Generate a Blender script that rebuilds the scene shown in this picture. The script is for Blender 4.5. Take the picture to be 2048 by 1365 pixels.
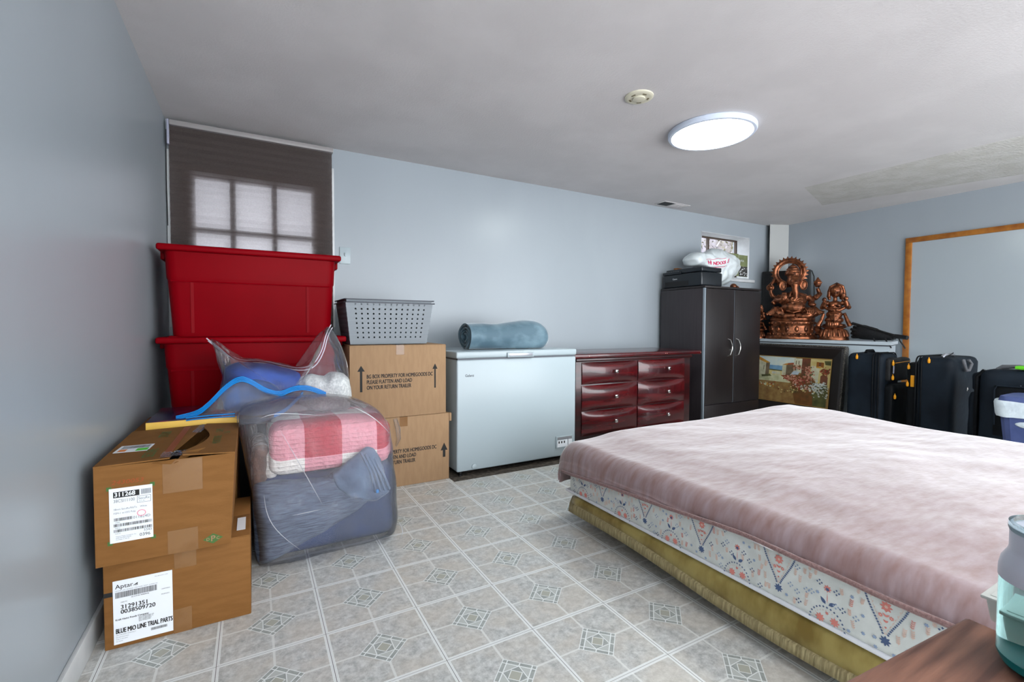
import bpy, bmesh, math, random
from mathutils import Vector, Matrix, noise
PI = math.pi
for _o in list(bpy.data.objects):
    bpy.data.objects.remove(_o)
SC = bpy.context.scene
COL = SC.collection
random.seed(7)

# ------------------------------------------------------------------ camera, world, exposure
CAMH, FPX, PITCH, YAW, ROLL = 1.018, 929.3, math.radians(1.915), math.radians(29.13), math.radians(0.23)
_fwd = Vector((math.sin(YAW)*math.cos(PITCH), math.cos(YAW)*math.cos(PITCH), -math.sin(PITCH)))
_rt0 = Vector((math.cos(YAW), -math.sin(YAW), 0))
_up0 = _rt0.cross(_fwd)
_rt = _rt0*math.cos(ROLL) + _up0*math.sin(ROLL)
_up = _up0*math.cos(ROLL) - _rt0*math.sin(ROLL)
cam = bpy.data.cameras.new('camera'); camo = bpy.data.objects.new('camera', cam); COL.objects.link(camo)
cam.sensor_width = 36; cam.lens = FPX*36/2048; cam.clip_start = 0.02
camo.matrix_world = Matrix(((_rt.x, _up.x, -_fwd.x, 0), (_rt.y, _up.y, -_fwd.y, 0), (_rt.z, _up.z, -_fwd.z, CAMH), (0, 0, 0, 1)))
SC.camera = camo
vs = SC.view_settings
vs.view_transform = 'Standard'; vs.look = 'None'; vs.gamma = 1; vs.use_curve_mapping = False
vs.exposure = 1.18
wd = bpy.data.worlds.new('world'); SC.world = wd; wd.use_nodes = True
wb = wd.node_tree.nodes['Background']
wb.inputs[0].default_value = (0.92, 0.955, 1.0, 1); wb.inputs[1].default_value = 3.7
LAMP_STRENGTH = 18.0

def _ray(px, py):
    return _fwd + _rt*((px-1024)/FPX) - _up*((py-682.5)/FPX)
def aty(px, py, Y):
    d = _ray(px, py); t = Y/d.y; return Vector((d.x*t, Y, CAMH+d.z*t))
def atx(px, py, X):
    d = _ray(px, py); t = X/d.x; return Vector((X, d.y*t, CAMH+d.z*t))
def atz(px, py, Z):
    d = _ray(px, py); t = (Z-CAMH)/d.z; return Vector((d.x*t, d.y*t, Z))

# ------------------------------------------------------------------ materials
def lin(c):
    return tuple(((x/255)/12.92 if x/255 <= .04045 else ((x/255+.055)/1.055)**2.4) for x in c[:3]) + (1,)
def newmat(name):
    m = bpy.data.materials.new(name); m.use_nodes = True
    nt = m.node_tree; b = nt.nodes['Principled BSDF']; return m, nt, b
def N(nt, t, **kw):
    n = nt.nodes.new(t)
    for k, v in kw.items(): setattr(n, k, v)
    return n
def mat(name, c, c2=None, rough=.5, metal=0, scale=8, stretch=(1, 1, 1), detail=4, bump=0, bscale=60, bstretch=None,
        sheen=0, coat=0, spec=.5, lo=.4, hi=.6, trans=0, rough2=None, bdist=.002, alpha=1, ior=1.45):
    m, nt, b = newmat(name)
    b.inputs['Base Color'].default_value = lin(c); b.inputs['Roughness'].default_value = rough
    b.inputs['Metallic'].default_value = metal; b.inputs['Specular IOR Level'].default_value = spec
    b.inputs['Sheen Weight'].default_value = sheen; b.inputs['Coat Weight'].default_value = coat
    b.inputs['Transmission Weight'].default_value = trans; b.inputs['IOR'].default_value = ior
    if sheen: b.inputs['Sheen Roughness'].default_value = .35
    tc = N(nt, 'ShaderNodeTexCoord')
    if c2 is not None or rough2 is not None:
        mp = N(nt, 'ShaderNodeMapping'); mp.inputs['Scale'].default_value = stretch
        nt.links.new(tc.outputs['Object'], mp.inputs['Vector'])
        no = N(nt, 'ShaderNodeTexNoise'); no.inputs['Scale'].default_value = scale; no.inputs['Detail'].default_value = detail
        nt.links.new(mp.outputs[0], no.inputs['Vector'])
        mr = N(nt, 'ShaderNodeMapRange'); mr.inputs[1].default_value = lo; mr.inputs[2].default_value = hi
        nt.links.new(no.outputs[0], mr.inputs[0])
        if c2 is not None:
            mx = N(nt, 'ShaderNodeMix', data_type='RGBA'); mx.inputs[6].default_value = lin(c); mx.inputs[7].default_value = lin(c2)
            nt.links.new(mr.outputs[0], mx.inputs[0]); nt.links.new(mx.outputs[2], b.inputs['Base Color'])
        if rough2 is not None:
            m2 = N(nt, 'ShaderNodeMapRange'); m2.inputs[3].default_value = rough; m2.inputs[4].default_value = rough2
            nt.links.new(mr.outputs[0], m2.inputs[0]); nt.links.new(m2.outputs[0], b.inputs['Roughness'])
    if bump:
        mp = N(nt, 'ShaderNodeMapping'); mp.inputs['Scale'].default_value = bstretch or stretch
        nt.links.new(tc.outputs['Object'], mp.inputs['Vector'])
        no = N(nt, 'ShaderNodeTexNoise'); no.inputs['Scale'].default_value = bscale; no.inputs['Detail'].default_value = 3
        nt.links.new(mp.outputs[0], no.inputs['Vector'])
        bp = N(nt, 'ShaderNodeBump'); bp.inputs['Strength'].default_value = bump; bp.inputs['Distance'].default_value = bdist
        nt.links.new(no.outputs[0], bp.inputs['Height']); nt.links.new(bp.outputs[0], b.inputs['Normal'])
    return m
def math_n(nt, op, a, b=None, c=None):
    n = N(nt, 'ShaderNodeMath', operation=op)
    for i, x in enumerate((a, b, c)):
        if x is None: continue
        if isinstance(x, (int, float)): n.inputs[i].default_value = x
        else: nt.links.new(x, n.inputs[i])
    return n.outputs[0]
def mixc(nt, f, a, b):
    n = N(nt, 'ShaderNodeMix', data_type='RGBA')
    for i, x in ((0, f), (6, a), (7, b)):
        if isinstance(x, (int, float)): n.inputs[i].default_value = x
        elif isinstance(x, tuple): n.inputs[i].default_value = x
        else: nt.links.new(x, n.inputs[i])
    return n.outputs[2]

def floor_material():
    m, nt, b = newmat('vinyl_tile')
    tc = N(nt, 'ShaderNodeTexCoord'); sx = N(nt, 'ShaderNodeSeparateXYZ'); nt.links.new(tc.outputs['Object'], sx.inputs[0])
    M = lambda op, a, b_=None, c=None: math_n(nt, op, a, b_, c)
    T = .3048
    u0 = M('DIVIDE', M('SUBTRACT', sx.outputs[0], .1965), T); v0 = M('DIVIDE', M('SUBTRACT', sx.outputs[1], 1.602), T)
    u = M('SUBTRACT', M('FRACT', u0), .5); v = M('SUBTRACT', M('FRACT', v0), .5)
    au = M('ABSOLUTE', u); av = M('ABSOLUTE', v)
    D = M('ADD', au, av)
    H = .25
    edge = M('MAXIMUM', au, av)
    border = M('GREATER_THAN', edge, .474)
    seamu = M('GREATER_THAN', au, .4962); seamv = M('MULTIPLY', M('GREATER_THAN', av, .4955), 1)
    inner_line = M('MULTIPLY', M('GREATER_THAN', edge, .4825), M('LESS_THAN', edge, .4875))
    mid = M('MULTIPLY', M('LESS_THAN', M('MINIMUM', au, av), .0115), M('GREATER_THAN', D, H))
    p = M('DIVIDE', M('ADD', u, v), H); q = M('DIVIDE', M('SUBTRACT', u, v), H)
    ap = M('ABSOLUTE', p); aq = M('ABSOLUTE', q); mx = M('MAXIMUM', ap, aq); mn = M('MINIMUM', ap, aq)
    indi = M('LESS_THAN', mx, 1.0)
    near = lambda x, c, w: M('LESS_THAN', M('ABSOLUTE', M('SUBTRACT', x, c)), w)
    ring = M('GREATER_THAN', mx, .72)
    l1 = M('GREATER_THAN', mx, .955)
    l2 = near(mx, .72, .03)
    l3 = M('MULTIPLY', near(mn, .72, .03), ring)
    l4 = M('MULTIPLY', M('LESS_THAN', mn, .03), ring)
    s = M('ADD', ap, aq)
    inn = M('LESS_THAN', mx, .72)
    l5 = M('MULTIPLY', near(s, .72, .035), inn)
    l6 = M('MULTIPLY', near(mx, .31, .022), M('LESS_THAN', s, .7))
    lines = l1
    for l in (l2, l3, l4, l5, l6): lines = M('MAXIMUM', lines, l)
    lines = M('MULTIPLY', lines, indi)
    # stone colours
    no = N(nt, 'ShaderNodeTexNoise'); no.inputs['Scale'].default_value = 38; no.inputs['Detail'].default_value = 8; no.inputs['Roughness'].default_value = .78
    nt.links.new(tc.outputs['Object'], no.inputs['Vector'])
    n2 = N(nt, 'ShaderNodeTexNoise'); n2.inputs['Scale'].default_value = 7; n2.inputs['Detail'].default_value = 3
    nt.links.new(tc.outputs['Object'], n2.inputs['Vector'])
    r1 = N(nt, 'ShaderNodeMapRange'); r1.inputs[1].default_value = .36; r1.inputs[2].default_value = .62; nt.links.new(no.outputs[0], r1.inputs[0])
    r2 = N(nt, 'ShaderNodeMapRange'); r2.inputs[1].default_value = .4; r2.inputs[2].default_value = .62; nt.links.new(n2.outputs[0], r2.inputs[0])
    base = mixc(nt, r1.outputs[0], lin((150, 151, 149)), lin((206, 207, 204)))
    base = mixc(nt, M('MULTIPLY', r2.outputs[0], .45), base, lin((196, 186, 172)))
    piece = mixc(nt, r1.outputs[0], lin((136, 141, 138)), lin((164, 168, 164)))
    piece2 = mixc(nt, M('MULTIPLY', M('LESS_THAN', mx, .31), 1), piece, lin((166, 166, 154)))
    pieces = mixc(nt, M('MULTIPLY', inn, M('GREATER_THAN', s, .72)), piece2, lin((180, 184, 180)))
    c = mixc(nt, indi, base, pieces)
    white = lin((232, 235, 234))
    c = mixc(nt, M('MULTIPLY', lines, .85), c, white)
    c = mixc(nt, M('MULTIPLY', mid, .8), c, lin((216, 217, 213)))
    c = mixc(nt, M('MULTIPLY', border, .85), c, white)
    c = mixc(nt, M('MULTIPLY', inner_line, .35), c, lin((168, 168, 165)))
    c = mixc(nt, M('MULTIPLY', seamu, .85), c, lin((92, 90, 88)))
    c = mixc(nt, M('MULTIPLY', seamv, .6), c, lin((120, 118, 116)))
    nt.links.new(c, b.inputs['Base Color'])
    b.inputs['Roughness'].default_value = .38; b.inputs['Specular IOR Level'].default_value = .45
    bp = N(nt, 'ShaderNodeBump'); bp.inputs['Strength'].default_value = .12; bp.inputs['Distance'].default_value = .001
    nt.links.new(no.outputs[0], bp.inputs['Height']); nt.links.new(bp.outputs[0], b.inputs['Normal'])
    return m

def plastic_film(name, tint=(235, 238, 245), film=.15, gloss=.35):
    m = bpy.data.materials.new(name); m.use_nodes = True; nt = m.node_tree; nt.nodes.clear()
    out = N(nt, 'ShaderNodeOutputMaterial'); tr = N(nt, 'ShaderNodeBsdfTransparent'); tr.inputs[0].default_value = (.99, .99, .995, 1)
    gl = N(nt, 'ShaderNodeBsdfGlossy'); gl.inputs['Roughness'].default_value = .12
    df = N(nt, 'ShaderNodeBsdfDiffuse'); df.inputs[0].default_value = lin(tint)
    tl = N(nt, 'ShaderNodeBsdfTranslucent'); tl.inputs[0].default_value = lin(tint)
    tc = N(nt, 'ShaderNodeTexCoord')
    mp = N(nt, 'ShaderNodeMapping'); mp.inputs['Rotation'].default_value = (0, .6, 0); mp.inputs['Scale'].default_value = (1, 1, .35)
    nt.links.new(tc.outputs['Object'], mp.inputs[0])
    no = N(nt, 'ShaderNodeTexNoise'); no.inputs['Scale'].default_value = 13; no.inputs['Detail'].default_value = 5; no.inputs['Distortion'].default_value = 1.4
    nt.links.new(mp.outputs[0], no.inputs['Vector'])
    bp = N(nt, 'ShaderNodeBump'); bp.inputs['Strength'].default_value = 1; bp.inputs['Distance'].default_value = .03
    nt.links.new(no.outputs[0], bp.inputs['Height'])
    nt.links.new(bp.outputs[0], gl.inputs['Normal'])
    fr = N(nt, 'ShaderNodeFresnel'); fr.inputs[0].default_value = 1.25
    a = N(nt, 'ShaderNodeMixShader'); a.inputs[0].default_value = .5; nt.links.new(df.outputs[0], a.inputs[1]); nt.links.new(tl.outputs[0], a.inputs[2])
    b = N(nt, 'ShaderNodeMixShader'); b.inputs[0].default_value = film; nt.links.new(tr.outputs[0], b.inputs[1]); nt.links.new(a.outputs[0], b.inputs[2])
    mm = N(nt, 'ShaderNodeMath', operation='MULTIPLY'); mm.inputs[1].default_value = gloss*4.5; nt.links.new(fr.outputs[0], mm.inputs[0])
    mm.use_clamp = True
    c = N(nt, 'ShaderNodeMixShader'); nt.links.new(mm.outputs[0], c.inputs[0]); nt.links.new(b.outputs[0], c.inputs[1]); nt.links.new(gl.outputs[0], c.inputs[2])
    nt.links.new(c.outputs[0], out.inputs[0])
    return m

def blind_fabric():
    m = bpy.data.materials.new('pleated_shade_fabric'); m.use_nodes = True; nt = m.node_tree; nt.nodes.clear()
    out = N(nt, 'ShaderNodeOutputMaterial')
    tc = N(nt, 'ShaderNodeTexCoord')
    no = N(nt, 'ShaderNodeTexNoise'); no.inputs['Scale'].default_value = 130; no.inputs['Detail'].default_value = 5
    nt.links.new(tc.outputs['Object'], no.inputs['Vector'])
    col = mixc(nt, no.outputs[0], lin((52, 45, 43)), lin((98, 89, 85)))
    df = N(nt, 'ShaderNodeBsdfDiffuse'); nt.links.new(col, df.inputs[0])
    tl = N(nt, 'ShaderNodeBsdfTranslucent'); tl.inputs[0].default_value = (.45, .42, .42, 1)
    tr = N(nt, 'ShaderNodeBsdfTransparent')
    tcol = mixc(nt, no.outputs[0], (.55, .50, .52, 1), (1, .97, 1, 1)); nt.links.new(tcol, tr.inputs[0])
    a = N(nt, 'ShaderNodeMixShader'); a.inputs[0].default_value = .30; nt.links.new(df.outputs[0], a.inputs[1]); nt.links.new(tl.outputs[0], a.inputs[2])
    b = N(nt, 'ShaderNodeMixShader'); b.inputs[0].default_value = .03; nt.links.new(a.outputs[0], b.inputs[1]); nt.links.new(tr.outputs[0], b.inputs[2])
    nt.links.new(b.outputs[0], out.inputs[0])
    return m

def gingham():
    m, nt, b = newmat('gingham_quilt')
    tc = N(nt, 'ShaderNodeTexCoord'); sx = N(nt, 'ShaderNodeSeparateXYZ'); nt.links.new(tc.outputs['Object'], sx.inputs[0])
    M = lambda op, a, b_=None, c=None: math_n(nt, op, a, b_, c)
    x = M('DIVIDE', M('SUBTRACT', sx.outputs[0], .035), .155)
    w = M('DIVIDE', M('ADD', M('SUBTRACT', sx.outputs[2], M('MULTIPLY', sx.outputs[1], .7)), .02), .125)
    cx = M('GREATER_THAN', M('FRACT', M('MULTIPLY', x, .5)), .5)
    cz = M('GREATER_THAN', M('FRACT', M('MULTIPLY', w, .5)), .5)
    s = M('MULTIPLY', M('ADD', cx, cz), .5)
    r = N(nt, 'ShaderNodeValToRGB'); r.color_ramp.interpolation = 'CONSTANT'
    e = r.color_ramp.elements; e[0].position = 0; e[0].color = lin((226, 222, 216)); e[1].position = .8; e[1].color = lin((172, 18, 42))
    k = e.new(.3); k.color = lin((214, 140, 152))
    nt.links.new(s, r.inputs[0]); nt.links.new(r.outputs[0], b.inputs['Base Color'])
    b.inputs['Roughness'].default_value = .9
    bk = M('MAXIMUM', M('SINE', M('MULTIPLY', sx.outputs[2], 330)), M('MULTIPLY', M('SINE', M('MULTIPLY', sx.outputs[0], 120)), .6))
    no = N(nt, 'ShaderNodeTexNoise'); no.inputs['Scale'].default_value = 60; nt.links.new(tc.outputs['Object'], no.inputs['Vector'])
    hh = M('ADD', M('MULTIPLY', bk, .5), M('MULTIPLY', no.outputs[0], 1.5))
    bp = N(nt, 'ShaderNodeBump'); bp.inputs['Strength'].default_value = .8; bp.inputs['Distance'].default_value = .008
    nt.links.new(hh, bp.inputs['Height']); nt.links.new(bp.outputs[0], b.inputs['Normal'])
    return m

def emis(name, c, s):
    m = bpy.data.materials.new(name); m.use_nodes = True; nt = m.node_tree; nt.nodes.clear()
    o = N(nt, 'ShaderNodeOutputMaterial'); e = N(nt, 'ShaderNodeEmission'); e.inputs[0].default_value = lin(c); e.inputs[1].default_value = s
    nt.links.new(e.outputs[0], o.inputs[0]); return m

MT = {}
MT['wall'] = mat('satin_wall_paint', (152, 160, 166), (149, 157, 163), rough=.31, scale=1.5, stretch=(1, 1, .3), bump=.07, bscale=4, bstretch=(2, 2, .35), bdist=.004, spec=.45)
MT['ceil'] = mat('matte_ceiling_paint', (205, 202, 202), (199, 196, 196), rough=.75, scale=2.5, bump=.35, bscale=90, bdist=.003, spec=.25)
MT['ceil_patch'] = mat('rough_ceiling_plaster', (199, 197, 193), (190, 188, 182), rough=.8, scale=7, bump=.8, bscale=45, bdist=.006, spec=.25)
MT['white_paint'] = mat('white_trim_paint', (205, 207, 208), (190, 193, 194), rough=.4, scale=6)
MT['pillar_paint'] = mat('grey_white_pillar_paint', (172, 174, 172), rough=.5)
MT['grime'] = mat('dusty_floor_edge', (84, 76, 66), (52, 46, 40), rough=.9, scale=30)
MT['card'] = mat('cardboard', (124, 85, 44), (118, 80, 40), rough=.75, scale=10, stretch=(1, 1, 5), bump=.15, bscale=90, spec=.2)
MT['card_light'] = mat('light_cardboard', (154, 125, 95), (148, 119, 90), rough=.75, scale=9, stretch=(5, 1, 1), bump=.12, bscale=80, spec=.2)
MT['card_dark'] = mat('cardboard_inside', (96, 66, 36), rough=.9)
MT['tape'] = mat('clear_packing_tape', (121, 85, 48), (128, 93, 57), rough=.2, scale=12, spec=.6)
MT['black_ink'] = mat('black_print', (24, 23, 22), rough=.7)
MT['label'] = mat('white_paper', (222, 226, 230), rough=.55)
MT['grey_ink'] = mat('grey_print', (96, 100, 106), rough=.7)
MT['green_ink'] = mat('green_print', (66, 100, 48), rough=.8)
MT['red_ink'] = mat('red_stamp_ink', (150, 66, 28), rough=.8)
MT['brown_ink'] = mat('brown_tape_band', (134, 72, 42), rough=.5)
MT['pink_ink'] = mat('pink_stamp_ink', (222, 150, 165), rough=.7)
MT['orange'] = mat('orange_sticker', (214, 130, 70), rough=.6)
MT['lime'] = mat('green_sticker', (84, 190, 60), rough=.6)
MT['red_plastic'] = mat('red_plastic', (124, 1, 13), (116, 1, 11), rough=.45, scale=2, bump=.08, bscale=120, spec=.06)
MT['grey_plastic'] = mat('grey_basket_plastic', (120, 128, 134), rough=.4)
MT['dark_grey_plastic'] = mat('dark_basket_rim', (78, 82, 90), rough=.4)
MT['basket_content'] = mat('dark_basket_stuffing', (26, 34, 34), (16, 44, 42), rough=.8, scale=10)
MT['white_enamel'] = mat('white_freezer_enamel', (164, 177, 182), rough=.28, bump=.04, bscale=6, spec=.5)
MT['gasket'] = mat('dark_gap', (96, 100, 106), rough=.7)
MT['steel'] = mat('grey_metal', (170, 172, 178), rough=.3, metal=.7)
MT['chrome'] = mat('polished_nickel', (225, 225, 222), rough=.14, metal=1)
MT['black_rubber'] = mat('black_rubber', (14, 14, 15), rough=.6)
MT['mahogany'] = mat('dark_red_mahogany', (86, 14, 18), (40, 8, 12), rough=.24, scale=3, stretch=(1, 1, 9), coat=.4, spec=.5, lo=.3, hi=.7)
MT['mahogany_dark'] = mat('mahogany_carcass', (54, 12, 14), (34, 9, 11), rough=.3, scale=3, stretch=(1, 1, 8), coat=.3)
MT['espresso'] = mat('espresso_laminate', (30, 24, 24), (25, 20, 20), rough=.36, scale=5, stretch=(12, 12, .5), spec=.5)
MT['espresso_side'] = mat('espresso_side_laminate', (48, 43, 46), (43, 38, 41), rough=.4, scale=5, stretch=(12, 12, .5))
MT['edge_band'] = mat('pale_edge_band', (120, 130, 138), rough=.4)
MT['printer'] = mat('black_printer_plastic', (22, 27, 32), rough=.28)
MT['white_print'] = mat('white_print', (215, 218, 220), rough=.5)
MT['bag_white'] = mat('white_plastic_bag', (205, 212, 214), (190, 198, 200), rough=.35, scale=6, bump=.5, bscale=11, bdist=.01)
MT['pink_print'] = mat('crimson_print', (196, 20, 82), rough=.6)
MT['olive'] = mat('olive_paper', (126, 134, 92), (108, 116, 78), rough=.6, scale=12)
MT['dark_photo'] = mat('dark_printed_photo', (34, 34, 36), (110, 108, 104), rough=.5, scale=60, lo=.52, hi=.6)
MT['copper'] = mat('copper_paint', (146, 88, 58), (44, 26, 20), rough=.3, metal=.75, scale=26, detail=5, lo=.38, hi=.72, bump=.35, bscale=75, bdist=.004)
MT['white_lam'] = mat('white_laminate', (196, 208, 214), rough=.35)
MT['black'] = mat('matte_black_plastic', (12, 13, 15), rough=.5)
MT['black_soft'] = mat('soft_black_nylon', (10, 11, 13), (20, 21, 24), rough=.65, scale=40)
MT['navy_nylon'] = mat('navy_suitcase_nylon', (25, 34, 43), (17, 24, 32), rough=.62, scale=4, bump=.6, bscale=7, bdist=.012, spec=.18)
MT['navy_dark'] = mat('dark_suitcase_trim', (6, 9, 12), (11, 15, 19), rough=.6, scale=30, bump=.2, bscale=30, spec=.2)
MT['pull'] = mat('amber_zip_pull', (226, 152, 20), rough=.4)
MT['grey_pull'] = mat('grey_tag_plastic', (150, 152, 170), rough=.3)
MT['handle_grey'] = mat('grey_webbing', (96, 98, 102), rough=.7)
MT['green'] = mat('bright_green_cloth', (96, 196, 30), rough=.7)
MT['hamper'] = mat('blue_hamper_plastic', (74, 88, 138), (66, 80, 128), rough=.5, scale=12)
MT['liner'] = mat('white_bin_liner', (214, 226, 232), (196, 208, 216), rough=.4, scale=14, bump=.7, bscale=22, bdist=.01)
MT['oak'] = mat('varnished_oak', (172, 110, 40), (140, 80, 24), rough=.35, scale=12, stretch=(1, 1, 1), spec=.5, lo=.35, hi=.65)
MT['board'] = mat('glossy_white_board', (160, 169, 174), rough=.2, spec=.5)
MT['frame_dark'] = mat('dark_frame_wood', (34, 28, 26), rough=.35)
MT['frame_trim'] = mat('tarnished_silver_edge', (112, 108, 102), (58, 54, 50), rough=.4, metal=.4, scale=120, lo=.45, hi=.55, bump=.8, bscale=150)
MT['gilt'] = mat('gilt_fillet', (190, 150, 80), rough=.35, metal=.6)
MT['pink_velvet'] = mat('dusty_pink_fleece', (128, 99, 95), (150, 131, 134), rough=.6, scale=14, stretch=(1, 2.4, .5), detail=7, lo=.32, hi=.70, sheen=1.0, bump=.35, bscale=14, bstretch=(1, 2.6, 1), bdist=.006)
MT['pink_hem'] = mat('pink_hem_stitching', (134, 106, 103), (122, 93, 91), rough=.7, scale=160, lo=.48, hi=.52, sheen=.4, bump=.8, bscale=200)
MT['ticking'] = mat('offwhite_ticking', (206, 210, 206), (196, 200, 196), rough=.75, scale=20, bump=.25, bscale=30)
MT['piping'] = mat('white_piping', (214, 216, 220), rough=.6)
MT['coral'] = mat('coral_flower_print', (206, 128, 118), rough=.8)
MT['peach'] = mat('peach_sprig_print', (214, 182, 166), rough=.8)
MT['navy_p'] = mat('navy_flower_print', (76, 94, 128), rough=.8)
MT['blue_p'] = mat('pale_blue_print', (140, 158, 184), rough=.8)
MT['mustard'] = mat('mustard_velour', (150, 134, 74), (112, 92, 32), rough=.55, scale=6, stretch=(1, 2, 1), sheen=.7, lo=.4, hi=.65, bump=.3, bscale=30)
MT['tan_ruffle'] = mat('tan_pad_binding', (152, 140, 102), (124, 112, 78), rough=.7, scale=50, stretch=(1, 3, .3), bump=.8, bscale=60, bstretch=(1, 2, .2), bdist=.004)
MT['dark_base'] = mat('dark_bed_base', (44, 40, 38), rough=.8)
MT['table_wood'] = mat('walnut_veneer', (150, 104, 84), (92, 58, 46), rough=.42, scale=5, stretch=(1.2, 13, 13), detail=6, lo=.36, hi=.64, bump=.12, bscale=30)
MT['teal_clear'] = mat('clear_teal_plastic', (186, 208, 208), rough=.06, trans=1, ior=1.12)
MT['water'] = mat('grey_teal_liquid', (150, 196, 196), rough=.02, trans=1, ior=1.2)
MT['teal'] = mat('teal_silicone', (150, 204, 192), rough=.4)
MT['teal_deep'] = mat('deep_teal_plastic', (36, 150, 150), rough=.2)
MT['cap_grey'] = mat('pale_grey_cap', (190, 194, 206), rough=.3)
MT['tub_white'] = mat('white_tub_plastic', (212, 214, 208), rough=.35)
MT['navy_item'] = mat('navy_leatherette', (20, 28, 38), rough=.5)
MT['film'] = plastic_film('clear_plastic_bag_film')
MT['film2'] = plastic_film('clear_zip_bag_film', (225, 228, 240), .10, .3)
MT['crease_glint'] = mat('painted_plastic_glint', (232, 234, 240), rough=.12, spec=.8, trans=.5)  # near white, painted highlight for folds of the bag film
MT['zip_blue'] = mat('blue_zip_strip', (0, 132, 214), rough=.25, spec=.6)
MT['zip_blue'].node_tree.nodes['Principled BSDF'].inputs['Alpha'].default_value = .72
MT['zip_clear'] = mat('clear_zip_strip', (206, 200, 212), rough=.2, spec=.6)
MT['gingham'] = gingham()
MT['slate_fab'] = mat('slate_blue_knit', (90, 104, 126), (52, 64, 86), rough=.85, scale=22, stretch=(1, 1, 9), lo=.35, hi=.65, bump=.7, bscale=24, bstretch=(1, 1, 8), bdist=.006)
MT['slate_smooth'] = mat('slate_blue_fleece', (92, 110, 136), (66, 82, 108), rough=.85, scale=9, bump=.8, bscale=18, bdist=.01, sheen=.3)
MT['navy_fab'] = mat('navy_cotton', (22, 50, 98), (18, 40, 78), rough=.8, scale=6, bump=.4, bscale=12, bdist=.008)
MT['royal_fab'] = mat('royal_blue_cloth', (20, 74, 168), (16, 56, 130), rough=.8, scale=8, bump=.9, bscale=12, bdist=.015)
MT['denim_fab'] = mat('denim_blue_cloth', (42, 86, 150), (32, 66, 120), rough=.8, scale=8, bump=.6, bscale=14, bdist=.01)
MT['knit_white'] = mat('white_marl_knit', (206, 208, 206), (178, 182, 182), rough=.9, scale=110, bump=1, bscale=35, bdist=.008)
MT['fur'] = mat('brown_plush', (112, 84, 70), (74, 54, 44), rough=.95, scale=30, bump=1, bscale=60, bdist=.01, sheen=.5)
MT['teal_fleece'] = mat('slate_teal_fleece', (76, 102, 116), (108, 134, 146), rough=.6, scale=7, stretch=(1, 1, 1.6), lo=.45, hi=.7, sheen=.7, bump=.3, bscale=30)
MT['teal_dark'] = mat('slate_teal_fleece_edge', (66, 92, 104), rough=.8, sheen=.4, bump=.6, bscale=80)
MT['yellow_box'] = mat('yellow_carton', (228, 186, 84), rough=.5)
MT['dark_carton'] = mat('dark_glossy_carton', (34, 24, 54), (110, 26, 52), rough=.2, scale=7, lo=.45, hi=.6)
MT['cream'] = mat('aged_cream_plastic', (206, 202, 182), rough=.5)
MT['cream_dark'] = mat('cream_slot', (120, 112, 88), rough=.7)
MT['rim'] = mat('lamp_rim', (206, 216, 232), rough=.4)
MT['lamp'] = emis('led_diffuser', (242, 250, 250), LAMP_STRENGTH)
MT['vent'] = mat('white_register', (190, 186, 186), rough=.5)
MT['fabric_blind'] = blind_fabric()
MT['headrail'] = mat('grey_headrail', (142, 138, 138), rough=.4)
MT['win_frame'] = mat('brown_window_frame', (70, 56, 46), rough=.5)
MT['win_white'] = mat('painted_sash', (150, 132, 128), rough=.5)
MT['outdoor'] = mat('shrub_leaves', (92, 88, 60), (140, 134, 138), rough=.9, scale=5, lo=.42, hi=.56)
MT['frost'] = mat('outdoor_ground', (92, 84, 76), (132, 126, 134), rough=.9, scale=2)
g = mat('window_glass', (235, 240, 245), rough=.02, trans=1, ior=1.02); MT['glass'] = g
MT['floor'] = floor_material()
# painting colours
for k, c, c2 in (('p_sky', (176, 198, 200), (206, 208, 190)), ('p_sea', (92, 134, 168), (120, 160, 186)), ('p_wall', (206, 204, 176), (170, 168, 138)),
                 ('p_shade', (120, 104, 80), (92, 78, 60)), ('p_roof', (196, 150, 60), (170, 110, 40)), ('p_roof2', (160, 84, 50), (130, 60, 36)),
                 ('p_brick', (120, 72, 50), (86, 54, 40)), ('p_path', (150, 122, 72), (118, 84, 50)), ('p_path2', (206, 206, 170), (160, 160, 120)),
                 ('p_green', (96, 96, 52), (58, 60, 34)), ('p_leaf', (120, 76, 40), (84, 60, 32)), ('p_red', (150, 64, 46), (120, 44, 36)),
                 ('p_pink', (206, 156, 132), (170, 108, 84)), ('p_white', (206, 206, 194), (160, 166, 152)), ('p_yel', (204, 190, 132), (186, 164, 100)),
                 ('p_awn', (196, 206, 208), (170, 180, 186)), ('p_shut', (156, 96, 30), (120, 70, 24))):
    MT[k] = mat('paint_' + k[2:], c, c2, rough=.45, scale=16, lo=.3, hi=.7)

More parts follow.
